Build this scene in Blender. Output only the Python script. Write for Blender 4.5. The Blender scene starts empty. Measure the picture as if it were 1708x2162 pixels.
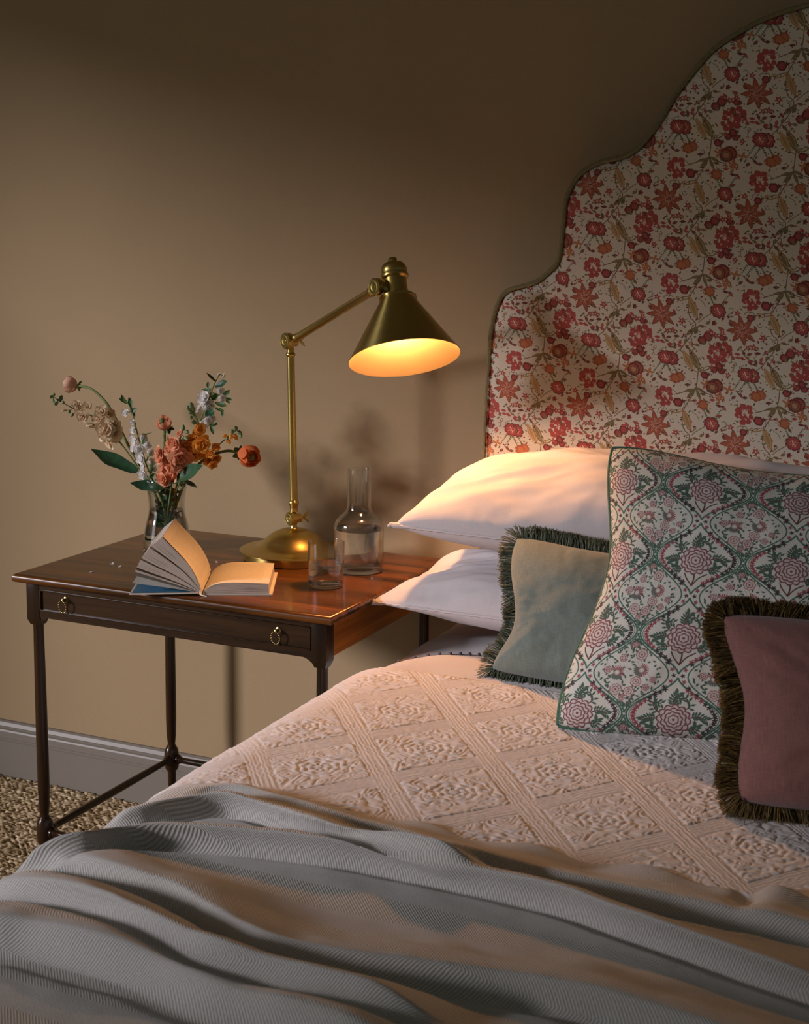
import bpy, bmesh, math, random
import numpy as np
from mathutils import Vector, Matrix

random.seed(4); RNG = np.random.default_rng(7)
SC = bpy.context.scene; COL = SC.collection; PI = math.pi

# ------------------------------------------------------------------ camera
cam_d = bpy.data.cameras.new('camera'); cam = bpy.data.objects.new('camera', cam_d); COL.objects.link(cam)
CP = Vector((1.8256, -2.8131, 1.3848))
cr, cu, cf = Vector((0.9128, 0.4081, 0.0176)), Vector((-0.0924, 0.1643, 0.9821)), Vector((-0.3979, 0.898, -0.1877))
cf.normalize(); cr = (cr - cf * cr.dot(cf)).normalized(); cu = cr.cross(cf)
M = Matrix((cr, cu, -cf)).transposed().to_4x4(); M.translation = CP
cam.matrix_world = M
cam_d.sensor_fit = 'VERTICAL'; cam_d.sensor_height = 36; cam_d.lens = 3011 / 2162 * 36
cam_d.clip_start = .05
cam_d.dof.use_dof = True; cam_d.dof.focus_distance = 2.95; cam_d.dof.aperture_fstop = 14
SC.camera = cam

# ------------------------------------------------------------------ sky, sun, exposure
wd = bpy.data.worlds.new('dusk'); SC.world = wd; wd.use_nodes = True
bg = wd.node_tree.nodes['Background']; bg.inputs[0].default_value = (.80, 1.0, .92, 1); bg.inputs[1].default_value = .072
sun_d = bpy.data.lights.new('sun', 'SUN'); sun = bpy.data.objects.new('sun', sun_d); COL.objects.link(sun)
sun_d.energy = 2.8; sun_d.color = (1.0, .94, 1.0); sun_d.angle = math.radians(9)
sun.location = (-7, -7, 4)
sun.rotation_euler = Vector((1.0, 1.0, -.38)).to_track_quat('-Z', 'Y').to_euler()
glow_d = bpy.data.lights.new('window_daylight', 'AREA'); glow = bpy.data.objects.new('window_daylight', glow_d); COL.objects.link(glow)
glow_d.shape = 'RECTANGLE'; glow_d.size = 2.3; glow_d.size_y = 3.6; glow_d.energy = 42; glow_d.color = (.93, .97, 1.0)   # sky seen through the window opening
glow.location = (-3.45, -4.35, 1.45); glow.rotation_euler = Vector((1, 0, 0)).to_track_quat('-Z', 'Y').to_euler()
LAMP_POWER = 2.3
SC.view_settings.view_transform = 'Standard'; SC.view_settings.look = 'None'
SC.view_settings.exposure = 0; SC.view_settings.gamma = 1; SC.view_settings.use_curve_mapping = False
SC.cycles.max_bounces = 32; SC.cycles.transmission_bounces = 32; SC.cycles.glossy_bounces = 5; SC.cycles.diffuse_bounces = 4
SC.cycles.sample_clamp_indirect = 4; SC.cycles.blur_glossy = 1.0

# ------------------------------------------------------------------ helpers
def link(o, parent=None):
    COL.objects.link(o)
    if parent is not None: o.parent = parent
    return o
def tag(o, label=None, cat=None, group=None, kind=None):
    if label: o['label'] = label
    if cat: o['category'] = cat
    if group: o['group'] = group
    if kind: o['kind'] = kind
    return o
def thing(name, label, cat, loc=(0, 0, 0), group=None):
    o = bpy.data.objects.new(name, None); o.location = loc; o.empty_display_size = .05
    link(o); return tag(o, label, cat, group)
def wl(parent, p):      # world point to the parent's local frame (parents are only translated)
    return tuple(Vector(p) - parent.location) if parent is not None else tuple(p)
def mesh_obj(name, verts, faces, mat, parent=None, uvs=None, smooth=True, col=None):
    """verts in world coordinates; the mesh is stored relative to its root parent"""
    v = np.asarray(verts, dtype=np.float64).reshape(-1, 3)
    off = np.zeros(3); q = parent
    while q is not None: off += np.array(q.location); q = q.parent
    me = bpy.data.meshes.new(name)
    if isinstance(faces, np.ndarray):
        n, k = faces.shape
        me.vertices.add(len(v)); me.vertices.foreach_set('co', (v - off).astype(np.float32).ravel())
        me.loops.add(n * k); me.loops.foreach_set('vertex_index', faces.astype(np.int32).ravel())
        me.polygons.add(n); me.polygons.foreach_set('loop_start', np.arange(0, n * k, k, dtype=np.int32))
        me.update(calc_edges=True)
    else:
        me.from_pydata((v - off).tolist(), [], [list(f) for f in faces])
    me.validate()
    if uvs is not None:
        ul = me.uv_layers.new(name='UV'); vi = np.empty(len(me.loops), dtype=np.int32); me.loops.foreach_get('vertex_index', vi)
        ul.data.foreach_set('uv', np.asarray(uvs, dtype=np.float32)[vi].ravel())
    if col is not None:
        ca = me.color_attributes.new('Tone', 'FLOAT_COLOR', 'POINT')
        c = np.ones((len(v), 4), dtype=np.float32); c[:, :3] = np.asarray(col).reshape(len(v), -1)
        ca.data.foreach_set('color', c.ravel())
    if smooth: me.polygons.foreach_set('use_smooth', np.ones(len(me.polygons), dtype=bool))
    me.materials.append(mat)
    o = bpy.data.objects.new(name, me); return link(o, parent)
def grid_faces(n, m, wrapn=False, wrapm=False, flip=False, base=0):
    i = np.arange(n if wrapn else n - 1); j = np.arange(m if wrapm else m - 1)
    I, J = np.meshgrid(i, j, indexing='ij'); I2, J2 = (I + 1) % n, (J + 1) % m
    f = np.stack([I * m + J, I2 * m + J, I2 * m + J2, I * m + J2], -1).reshape(-1, 4) + base
    return f[:, ::-1].copy() if flip else f
class MB:
    """collects pieces into one mesh"""
    def __init__(s): s.v = []; s.f = []; s.n = 0
    def add(s, v, f):
        s.v += [tuple(map(float, q)) for q in v]; s.f += [tuple(int(k) + s.n for k in q) for q in f]; s.n = len(s.v); return s
    def grid(s, P, wn=False, wm=False):
        P = np.asarray(P); return s.add(P.reshape(-1, 3), grid_faces(P.shape[0], P.shape[1], wn, wm))
    def box(s, a, b, bev=0):
        bm = bmesh.new(); bmesh.ops.create_cube(bm, size=1)
        a, b = Vector(a), Vector(b); c = (a + b) / 2; d = b - a
        for q in bm.verts: q.co = Vector((q.co.x * d.x, q.co.y * d.y, q.co.z * d.z)) + c
        if bev: bmesh.ops.bevel(bm, geom=bm.edges[:], offset=bev, segments=2, profile=.6, affect='EDGES')
        bm.verts.index_update(); s.add([q.co for q in bm.verts], [[w.index for w in f.verts] for f in bm.faces]); bm.free(); return s
    def lathe(s, prof, org=(0, 0, 0), axis=(0, 0, 1), n=32, close=False, rmod=None):
        ax = Vector(axis).normalized(); e1 = ax.orthogonal().normalized(); e2 = ax.cross(e1); o = Vector(org)
        P = [[o + ax * z + (e1 * math.cos(2 * PI * k / n) + e2 * math.sin(2 * PI * k / n)) * r for k in range(n)] for r, z in prof]
        P = np.array([[tuple(q) for q in row] for row in P])
        s.add(P.reshape(-1, 3), grid_faces(len(prof), n, close, True, flip=True)); return s
    def tube(s, path, r, n=10, cap=True):
        p = [Vector(q) for q in path]; m = len(p); rr = r if hasattr(r, '__len__') else [r] * m
        t0 = (p[1] - p[0]).normalized(); e = t0.orthogonal().normalized(); rows = []
        for i in range(m):
            t = (p[min(i + 1, m - 1)] - p[max(i - 1, 0)]).normalized(); e = (e - t * e.dot(t)).normalized(); b = t.cross(e)
            rows.append([tuple(p[i] + (e * math.cos(2 * PI * k / n) + b * math.sin(2 * PI * k / n)) * rr[i]) for k in range(n)])
        base = s.n; s.add(np.array(rows).reshape(-1, 3), grid_faces(m, n, False, True, flip=True))
        if cap: s.f.append(tuple(base + k for k in range(n))[::-1]); s.f.append(tuple(base + (m - 1) * n + k for k in range(n)))
        return s
    def ball(s, c, r, n=12, m=8, sc=(1, 1, 1)):
        prof = [(math.sin(PI * i / m) * r, -math.cos(PI * i / m) * r) for i in range(m + 1)]
        P = np.array([[(c[0] + a * math.cos(2 * PI * k / n) * sc[0], c[1] + a * math.sin(2 * PI * k / n) * sc[1], c[2] + z * sc[2]) for k in range(n)] for a, z in prof])
        return s.add(P.reshape(-1, 3), grid_faces(m + 1, n, False, True, flip=True))
    def build(s, name, mat, parent=None, smooth=True, bevel=0):
        o = mesh_obj(name, s.v, s.f, mat, parent, smooth=False)
        if smooth: o.data.polygons.foreach_set('use_smooth', [True] * len(o.data.polygons))
        if smooth == 'auto' or smooth is True:
            try: o.data.set_sharp_from_angle(angle=math.radians(40))
            except Exception: pass
        return o
def spline(pts, n):
    """Catmull-Rom through pts"""
    p = np.asarray(pts, float); q = np.vstack([2 * p[0] - p[1], p, 2 * p[-1] - p[-2]]); m = len(p) - 1; out = []
    for t in np.linspace(0, m, n):
        i = min(int(t), m - 1); f = t - i; a, b, c, d = q[i], q[i + 1], q[i + 2], q[i + 3]
        out.append(.5 * (2 * b + (c - a) * f + (2 * a - 5 * b + 4 * c - d) * f * f + (3 * b - a - 3 * c + d) * f ** 3))
    return np.array(out)
_T = RNG.random((256, 256))
def vnoise(x, y):
    xi = np.floor(x).astype(int); yi = np.floor(y).astype(int); fx = x - xi; fy = y - yi
    fx = fx * fx * (3 - 2 * fx); fy = fy * fy * (3 - 2 * fy); g = lambda a, b: _T[a % 256, b % 256]
    return (g(xi, yi) * (1 - fx) + g(xi + 1, yi) * fx) * (1 - fy) + (g(xi, yi + 1) * (1 - fx) + g(xi + 1, yi + 1) * fx) * fy
def fbm(x, y, o=3):
    s = 0; a = .5
    for k in range(o): s = s + a * (vnoise(x * 2 ** k + 17 * k, y * 2 ** k + 31 * k) - .5); a *= .5
    return s
def sst(a, b, x):
    t = np.clip((x - a) / (b - a), 0, 1); return t * t * (3 - 2 * t)

# ------------------------------------------------------------------ materials
def mat(name, color=(.8, .8, .8), rough=.6, metal=0, **kw):
    m = bpy.data.materials.new(name); m.use_nodes = True; nt = m.node_tree; b = nt.nodes['Principled BSDF']
    b.inputs['Base Color'].default_value = (*color, 1); b.inputs['Roughness'].default_value = rough; b.inputs['Metallic'].default_value = metal
    for k, v in kw.items(): b.inputs[k.replace('_', ' ')].default_value = v
    return m, nt, b
def node(nt, t, **kw):
    n = nt.nodes.new(t)
    for k, v in kw.items():
        if k in n.inputs: n.inputs[k].default_value = v
        else: setattr(n, k, v)
    return n
def coords(nt, scale=(1, 1, 1), kind='Object', rot=(0, 0, 0)):
    c = nt.nodes.new('ShaderNodeTexCoord'); mp = nt.nodes.new('ShaderNodeMapping'); mp.inputs['Scale'].default_value = scale
    mp.inputs['Rotation'].default_value = rot
    nt.links.new(c.outputs[kind], mp.inputs['Vector']); return mp.outputs[0]
def ramp(nt, fac, stops):
    r = nt.nodes.new('ShaderNodeValToRGB'); nt.links.new(fac, r.inputs[0]); e = r.color_ramp.elements
    while len(e) < len(stops): e.new(.5)
    for q, (p, c) in zip(e, stops): q.position = p; q.color = (*c, 1)
    return r.outputs[0]
def bump(nt, b, h, dist, strength=1.0, prev=None):
    n = nt.nodes.new('ShaderNodeBump'); n.inputs['Distance'].default_value = dist; n.inputs['Strength'].default_value = strength
    nt.links.new(h, n.inputs['Height'])
    if prev: nt.links.new(prev, n.inputs['Normal'])
    nt.links.new(n.outputs[0], b.inputs['Normal']); return n.outputs[0]
def mth(nt, op, a, b=None, c=None):
    n = nt.nodes.new('ShaderNodeMath'); n.operation = op
    for i, q in enumerate((a, b, c)):
        if q is None: continue
        if isinstance(q, (int, float)): n.inputs[i].default_value = q
        else: nt.links.new(q, n.inputs[i])
    return n.outputs[0]
def noisy(name, color, rough, scale, var=.15, bdist=0, bscale=None, **kw):
    m, nt, b = mat(name, color, rough, **kw)
    n = node(nt, 'ShaderNodeTexNoise', Scale=1.0, Detail=4.0); nt.links.new(coords(nt, (scale,) * 3), n.inputs['Vector'])
    nt.links.new(ramp(nt, n.outputs[0], [(.3, [c * (1 - var) for c in color]), (.7, [min(1, c * (1 + var)) for c in color])]), b.inputs['Base Color'])
    if bdist:
        n2 = node(nt, 'ShaderNodeTexNoise', Scale=1.0, Detail=5.0); nt.links.new(coords(nt, (bscale or scale,) * 3), n2.inputs['Vector']); bump(nt, b, n2.outputs[0], bdist)
    return m
def weave(name, color, color2, su, sv, rough=.9, bdist=.0006, slub=.25, sheen=.2):
    """woven cloth: warp and weft threads with slubs, along UV in metres"""
    m, nt, b = mat(name, color, rough); b.inputs['Sheen Weight'].default_value = sheen
    n1 = node(nt, 'ShaderNodeTexNoise', Scale=1.0, Detail=3.0); nt.links.new(coords(nt, (su, sv / 14, 1), 'UV'), n1.inputs['Vector'])
    n2 = node(nt, 'ShaderNodeTexNoise', Scale=1.0, Detail=3.0); nt.links.new(coords(nt, (su / 14, sv, 1), 'UV'), n2.inputs['Vector'])
    s = mth(nt, 'ADD', mth(nt, 'MULTIPLY', n1.outputs[0], .62), mth(nt, 'MULTIPLY', n2.outputs[0], .38))
    nt.links.new(ramp(nt, s, [(.5 - slub, color2), (.5 + slub, color)]), b.inputs['Base Color'])
    bump(nt, b, s, bdist); return m

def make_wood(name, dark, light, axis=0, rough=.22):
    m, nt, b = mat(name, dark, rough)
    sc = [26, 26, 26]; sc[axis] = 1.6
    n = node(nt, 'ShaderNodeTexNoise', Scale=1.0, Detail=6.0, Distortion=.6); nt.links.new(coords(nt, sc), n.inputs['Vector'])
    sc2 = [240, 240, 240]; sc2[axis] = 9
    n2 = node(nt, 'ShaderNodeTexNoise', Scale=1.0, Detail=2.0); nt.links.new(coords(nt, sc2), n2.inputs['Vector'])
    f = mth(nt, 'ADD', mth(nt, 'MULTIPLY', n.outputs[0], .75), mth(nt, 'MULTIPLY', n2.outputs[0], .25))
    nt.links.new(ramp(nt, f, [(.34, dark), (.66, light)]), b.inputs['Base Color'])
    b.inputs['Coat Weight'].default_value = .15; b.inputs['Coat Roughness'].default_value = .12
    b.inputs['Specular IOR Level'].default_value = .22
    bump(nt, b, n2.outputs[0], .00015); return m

MT = {}
MT['wall'] = noisy('wall_paint', (.345, .242, .132), .92, 3, .03, .0006, 420)
MT['skirt'] = noisy('skirting_paint', (.19, .165, .135), .45, 5, .03)
MT['ceil'] = noisy('ceiling_paint', (.45, .42, .36), .95, 2, .03)
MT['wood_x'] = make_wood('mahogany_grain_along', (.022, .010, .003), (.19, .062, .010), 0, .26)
MT['wood_y_lit'] = make_wood('mahogany_grain_across_lit', (.14, .045, .008), (.42, .15, .022), 1, .3)  # side aprons: colour lightened to carry warm lamplight bounced off the bed
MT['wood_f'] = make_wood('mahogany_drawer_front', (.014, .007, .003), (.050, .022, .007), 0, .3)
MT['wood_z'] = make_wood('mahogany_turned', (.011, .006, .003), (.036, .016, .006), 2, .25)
def make_brass(name, col, rough):
    m, nt, b = mat(name, col, rough, 1)
    n = node(nt, 'ShaderNodeTexNoise', Scale=1.0, Detail=3.0); nt.links.new(coords(nt, (60, 60, 900)), n.inputs['Vector'])
    r = nt.nodes.new('ShaderNodeMapRange'); nt.links.new(n.outputs[0], r.inputs[0])
    r.inputs[3].default_value = rough - .06; r.inputs[4].default_value = rough + .08; nt.links.new(r.outputs[0], b.inputs['Roughness'])
    return m
MT['brass'] = make_brass('brushed_brass', (.56, .42, .13), .30)
MT['brass_spun'] = make_brass('spun_brass', (.56, .43, .14), .32); _nt = MT['brass_spun'].node_tree; _b = _nt.nodes['Principled BSDF']
_t = node(_nt, 'ShaderNodeTangent', direction_type='UV_MAP', uv_map='UV'); _nt.links.new(_t.outputs[0], _b.inputs['Tangent']); _b.inputs['Anisotropic'].default_value = .9; _b.inputs['Anisotropic Rotation'].default_value = .25
MT['brass_in'] = make_brass('brass_shade_lining', (.34, .25, .14), .5)
MT['oldbrass'] = mat('old_brass', (.27, .20, .08), .3, 1)[0]
def make_glass():                    # thin blown glass: clear, with reflections that grow towards grazing angles
    m = bpy.data.materials.new('clear_glass'); m.use_nodes = True; nt = m.node_tree; nt.nodes.remove(nt.nodes['Principled BSDF'])
    t = nt.nodes.new('ShaderNodeBsdfTransparent'); t.inputs[0].default_value = (.965, .975, .97, 1); g = nt.nodes.new('ShaderNodeBsdfGlossy'); g.inputs['Roughness'].default_value = .0
    f = nt.nodes.new('ShaderNodeLayerWeight'); f.inputs[0].default_value = .5; mx = nt.nodes.new('ShaderNodeMixShader')
    k = mth(nt, 'ADD', mth(nt, 'MULTIPLY', mth(nt, 'POWER', f.outputs['Facing'], 2.6), 1.0), .055); nt.links.new(k, mx.inputs[0]); nt.links.new(t.outputs[0], mx.inputs[1]); nt.links.new(g.outputs[0], mx.inputs[2]); nt.links.new(mx.outputs[0], nt.nodes['Material Output'].inputs[0]); return m
MT['glass'] = make_glass()
MT['water'] = mat('water', (1, 1, 1), .0, 0, Transmission_Weight=1.0, IOR=1.333)[0]
MT['linen'] = weave('white_linen', (.57, .54, .56), (.49, .46, .48), 900, 900, .95, .00035, .3, .1)
MT['sheet'] = weave('white_sheet', (.64, .61, .625), (.58, .55, .565), 1500, 1500, .95, .0002, .3, .1)
MT['green'] = weave('sage_linen', (.175, .215, .195), (.085, .115, .105), 1100, 700, .95, .0005, .2)
MT['mauve'] = weave('mauve_linen', (.25, .115, .10), (.14, .058, .054), 1100, 700, .95, .0005, .2)
MT['bead'] = mat('dark_bead', (.10, .07, .08), .6)[0]
MT['thread'] = mat('seam_thread', (.55, .51, .52), .9)[0]
MT['pip_olive'] = noisy('olive_piping', (.17, .15, .07), .85, 200, .2)
MT['pip_green'] = noisy('green_piping', (.055, .13, .09), .85, 300, .2)
def fringe_mat(name, a, b_):
    m, nt, b = mat(name, a, .7); g = nt.nodes.new('ShaderNodeNewGeometry')
    nt.links.new(ramp(nt, g.outputs['Random Per Island'], [(0, a), (.8, b_), (1, [min(1, c * 2.2) for c in b_])]), b.inputs['Base Color']); return m
MT['fr_green'] = fringe_mat('green_fringe', (.03, .042, .022), (.11, .13, .085))
MT['fr_brown'] = fringe_mat('brown_fringe', (.05, .028, .005), (.12, .072, .013))

# ------------------------------------------------------------------ room
XL, YF, XR, ZC = -3.2, -9.0, 3.6, 3.1
def wall(name, a, b, m): return tag(MB().box(a, b).build(name, m, smooth=False), kind='structure')
wall('wall_back', (XL - .2, 0, -.1), (XR, .2, ZC), MT['wall'])
WY0, WY1, WZ0, WZ1 = -6.15, -2.55, .30, 2.70
mb = MB().box((XL - .2, WY1, 0), (XL, 0, ZC)).box((XL - .2, YF, 0), (XL, WY0, ZC)).box((XL - .2, WY0, 0), (XL, WY1, WZ0)).box((XL - .2, WY0, WZ1), (XL, WY1, ZC))
tag(mb.build('wall_left', MT['wall'], smooth=False), kind='structure')
mb = MB()
for y in (WY0, WY1 - .05): mb.box((XL - .14, y, WZ0), (XL - .06, y + .05, WZ1))
for z in (WZ0, WZ1 - .05): mb.box((XL - .14, WY0, z), (XL - .06, WY1, z + .05))
tag(mb.build('window_1', MT['skirt'], smooth=False), kind='structure')
wall('ceiling', (XL - .2, YF, ZC), (XR, .2, ZC + .1), MT['ceil'])
# skirting board: moulded profile along the back wall
prof = [(0, 0), (-.020, 0), (-.020, .098), (-.0165, .101), (-.0165, .105), (-.019, .107), (-.019, .124), (-.017, .128), (-.012, .131), (-.012, .134), (-.0135, .137), (-.0105, .146), (-.006, .150), (0, .150)]
P = np.array([[(x, y, z - .006) for y, z in prof] for x in (XL, .2, XR)])
tag(MB().grid(P).build('baseboard_back', MT['skirt'], smooth=False), kind='structure')
# floor: fitted jute carpet; knots near the table are real relief
def make_jute(name, attr):
    m, nt, b = mat(name, (.30, .21, .10), .9)
    n = node(nt, 'ShaderNodeTexNoise', Scale=1.0, Detail=4.0); nt.links.new(coords(nt, (90, 260, 90)), n.inputs['Vector'])
    if attr:
        at = node(nt, 'ShaderNodeAttribute', attribute_name='Tone'); f = mth(nt, 'ADD', mth(nt, 'MULTIPLY', n.outputs[0], .35), mth(nt, 'MULTIPLY', at.outputs['Fac'], .65))
    else: f = n.outputs[0]
    nt.links.new(ramp(nt, f, [(.2, (.16, .10, .04)), (.5, (.44, .32, .17)), (.8, (.72, .57, .39))]), b.inputs['Base Color'])
    bump(nt, b, n.outputs[0], .001); return m
MT['jute'] = make_jute('jute_weave', True); MT['jute_far'] = make_jute('jute_carpet', False)
fl = tag(MB().box((XL, YF, -.1), (XR, 0, -.007)).build('floor', MT['jute_far'], smooth=False), kind='structure')
def jute_patch(x0, x1, y0, y1, st):
    x = np.arange(x0, x1, st); y = np.arange(y0, y1, st); X, Y = np.meshgrid(x, y, indexing='ij')
    H = np.full(X.shape, -.006); T = np.full(X.shape, .1); cx, cy = .0165, .0076
    ri = np.floor(Y / cy).astype(int)
    for dj in (-1, 0, 1):
        rj = ri + dj; ci = np.floor((X + (rj % 2) * cx * .5) / cx).astype(int)
        for di in (-1, 0, 1):
            c = ci + di; h1 = _T[(c * 7 + rj * 3) % 256, (rj * 13 + c) % 256]; h2 = _T[(c * 5 + 90 + rj) % 256, (rj * 11 + 40) % 256]; h3 = _T[(c + 33) % 256, (rj + c * 17) % 256]
            ux = (c + .5) * cx - (rj % 2) * cx * .5 + (h1 - .5) * .005; uy = (rj + .5) * cy + (h2 - .5) * .003
            a = (h3 - .5) * 1.1 + .25 * np.where((c // 3 + rj // 4) % 2 == 0, 1, -1); ca, sa = np.cos(a), np.sin(a)
            dx, dy = X - ux, Y - uy; e = ((dx * ca + dy * sa) / (.0100 + .004 * h2)) ** 2 + ((-dx * sa + dy * ca) / (.0040 + .0014 * h1)) ** 2
            h = -.006 + (.0085 + .004 * h3) * np.sqrt(np.clip(1 - e, 0, 1))
            k = h > H; H = np.where(k, h, H); T = np.where(k, .15 + .75 * h1, T)
    P = np.stack([X, Y, H - .003], -1)
    return mesh_obj('jute_knots', P.reshape(-1, 3), grid_faces(*X.shape), MT['jute'], fl, col=np.repeat(T.reshape(-1, 1), 3, 1))
tag(jute_patch(-.62, .62, -1.05, -.021, .0026), kind='stuff')

# ------------------------------------------------------------------ side table
TW, TYF, TYB, TH = .711, -.6118, -.07, .72
tb = thing('side_table', 'dark mahogany side table with turned legs and one long drawer', 'table', (TW / 2, (TYF + TYB) / 2, 0))
def slab(x0, x1, y0, y1, rows):      # stacked rectangles (inset, z) make a moulded edge
    mb = MB(); n = len(rows)
    for ins, z in rows: mb.v += [(x0 + ins, y0 + ins, z), (x1 - ins, y0 + ins, z), (x1 - ins, y1 - ins, z), (x0 + ins, y1 - ins, z)]
    for i in range(n - 1):
        for k in range(4): mb.f.append((4 * i + k, 4 * i + (k + 1) % 4, 4 * i + 4 + (k + 1) % 4, 4 * i + 4 + k))
    mb.f += [(3, 2, 1, 0), tuple(4 * (n - 1) + k for k in range(4))]; mb.n = len(mb.v); return mb
slab(0, TW, TYF, TYB, [(.006, .703), (.0035, .7035), (.001, .7055), (0, .7085), (0, .712), (.001, .7155), (.003, .7185), (.0055, .7198), (.009, .72)]).build('tabletop', MT['wood_x'], tb)
ins, hw = .035, .0155                # leg axis inset, half width of the square block
LX = (ins, TW - ins); LY = (TYF + ins, TYB - ins)
zt, zb = .703, .632                  # apron
HS = .170
legprof = [(.0105, .0), (.0085, .004), (.0088, .06), (.0098, .134), (.0102, .140)]
shaft = [(.0095, .203), (.0088, .207), (.0095, .213), (.0112, .230), (.0122, .27), (.0122, .36), (.0116, .48), (.0104, .60), (.0106, .612), (.012, .617), (.0106, .620)]
for iy, ly in enumerate(LY):
    for ix, lx in enumerate(LX):
        mb = MB().lathe([(0, 0)] + legprof, (lx, ly, 0), n=20)
        mb.lathe([(.009, .138), (.0135, .143), (.0165, .150), (.0165, .156), (.0172, .160), (.0172, .182), (.0165, .186), (.0160, .192), (.0125, .199), (.0095, .204)], (lx, ly, 0), n=20)
        mb.lathe(shaft, (lx, ly, 0), n=20)
        mb.box((lx - hw, ly - hw, zb - .004), (lx + hw, ly + hw, zt), .001)
        # the block tapers into the shaft
        c = [(-hw, -hw), (hw, -hw), (hw, hw), (-hw, hw)]; s = .0102
        rows = [[(lx + a * k, ly + b * k, z) for a, b in c] for k, z in ((1, zb - .003), (.97, zb - .007), (.84, zb - .012), (.70, zb - .018))]
        mb.grid(np.array(rows), wm=True)
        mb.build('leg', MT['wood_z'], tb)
def apron(name, x0, x1, y0, y1, m, par=tb): return MB().box((x0, y0, zb), (x1, y1, zt)).build(name, m, par, smooth=False)
apron('apron', LX[0] - hw + .002, LX[0] - hw + .02, LY[0] + hw, LY[1] - hw, MT['wood_y_lit'])
apron('apron', LX[1] + hw - .02, LX[1] + hw - .0015, LY[0] + hw, LY[1] - hw, MT['wood_y_lit'])
apron('apron', LX[0] + hw, LX[1] - hw, LY[1] + hw - .02, LY[1] + hw - .002, MT['wood_x'])
yF = LY[0] - hw                      # front plane of the leg blocks
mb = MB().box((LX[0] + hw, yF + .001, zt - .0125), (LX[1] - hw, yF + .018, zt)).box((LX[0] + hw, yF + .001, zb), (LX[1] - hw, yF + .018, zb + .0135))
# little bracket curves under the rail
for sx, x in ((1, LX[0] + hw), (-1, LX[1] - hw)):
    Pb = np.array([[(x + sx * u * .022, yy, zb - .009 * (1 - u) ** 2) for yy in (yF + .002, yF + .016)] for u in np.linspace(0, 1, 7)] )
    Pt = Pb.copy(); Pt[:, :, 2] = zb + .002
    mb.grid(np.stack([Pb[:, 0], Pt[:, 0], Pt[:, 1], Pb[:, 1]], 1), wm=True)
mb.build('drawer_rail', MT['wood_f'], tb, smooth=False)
dx0, dx1, dz0, dz1 = LX[0] + hw + .001, LX[1] - hw - .001, zb + .014, zt - .013
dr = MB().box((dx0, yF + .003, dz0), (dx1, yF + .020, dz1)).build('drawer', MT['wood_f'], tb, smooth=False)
mb = MB()                            # cock beading round the drawer front
for a, b in (((dx0, yF - .0015, dz1 - .003), (dx1, yF + .006, dz1)), ((dx0, yF - .0015, dz0), (dx1, yF + .006, dz0 + .003)), ((dx0, yF - .0015, dz0), (dx0 + .003, yF + .006, dz1)), ((dx1 - .003, yF - .0015, dz0), (dx1, yF + .006, dz1))): mb.box(a, b, .0009)
mb.build('beading', MT['wood_f'], dr)
zc = (dz0 + dz1) / 2
for hx in (.1135, .591):
    mb = MB().lathe([(0, 0), (.0065, .0), (.006, .0015), (.0035, .0025), (.0028, .007), (.0042, .0085), (.0036, .0115), (0, .0125)], (hx, yF + .003, zc + .0075), (0, -1, 0), 20)
    hd = mb.build('handle', MT['oldbrass'], dr)
    ringP = [(hx + .0088 * math.sin(a), yF - .0085 - .002 * math.cos(a), zc - .0045 + .0125 * math.cos(a)) for a in np.linspace(.35, 2 * PI - .35, 30)]
    mb = MB().tube(ringP, .0011, 8)
    for q in ringP[::2]: mb.ball(q, .0016, 6, 5)
    tag(mb.build('ring_pull', MT['oldbrass'], hd), 'beaded brass ring pull')
def stretcher(a, b):
    a, b = Vector(a), Vector(b); d = b - a; L = d.length; r = lambda t: .0068 + .0018 * math.sin(PI * t) ** .7
    prof = [(.009, .004), (.012, .008), (.012, .012), (.0085, .0155), (.0085, .018), (.0068, .021)] + [(r(t), .021 + (L - .042) * t) for t in np.linspace(.02, .98, 12)] + [(.0068, L - .021), (.0085, L - .018), (.012, L - .012), (.012, L - .008), (.009, L - .004)]
    MB().lathe(prof, a, d, 16).build('stretcher', MT['wood_z'], tb)
g = .008
for lx in LX: stretcher((lx, LY[0] + g, HS), (lx, LY[1] - g, HS))
for ly in LY: stretcher((LX[0] + g, ly, HS), (LX[1] - g, ly, HS))

# ------------------------------------------------------------------ brass lamp
LB = Vector((.4224, -.2195, TH)); LJ = Vector((.412, -.2195, 1.1757)); RC = Vector((.7375, -.37, 1.166)); AX = -Vector((.2812, -.3065, -.9094)).normalized()
UJ = Vector((.6731, -.352, 1.2961))
lamp = thing('table_lamp', 'jointed brass reading lamp with cone shade standing on the side table', 'lamp', LB)
MB().lathe([(0, 0), (.104, 0), (.106, .0012), (.106, .0160), (.1125, .0162), (.114, .0172), (.114, .0188), (.112, .0198), (.100, .0206), (.086, .0225), (.0755, .0265), (.068, .0325), (.062, .039), (.055, .0460), (.047, .0523), (.037, .0577), (.026, .0616), (.014, .064), (0, .065)], LB, n=64).build('base', MT['brass'], lamp)
def spun(prof, org, axis, name, m, par, n=72):
    ax = Vector(axis).normalized(); e1 = ax.orthogonal().normalized(); e2 = ax.cross(e1); o = Vector(org); V = []; uv = []
    for i, (r, z) in enumerate(prof):
        for k in range(n + 1):
            a = 2 * PI * k / n; V.append(tuple(o + ax * z + (e1 * math.cos(a) + e2 * math.sin(a)) * r)); uv.append((k / n * 6, i / len(prof)))
    b = mesh_obj(name, V, grid_faces(len(prof), n + 1, flip=True), m, par, uvs=uv)
    b.data.set_sharp_from_angle(angle=math.radians(40)); return b
BJ = LB + Vector((.0005, 0, .0855))
pole_top = LJ + Vector((.0015, 0, -.02))
pd = (pole_top - BJ).normalized()
mb = MB().lathe([(.0095, .063), (.0075, .066), (.0065, .070), (.007, .074), (.0085, .078)], LB, n=20)
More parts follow.
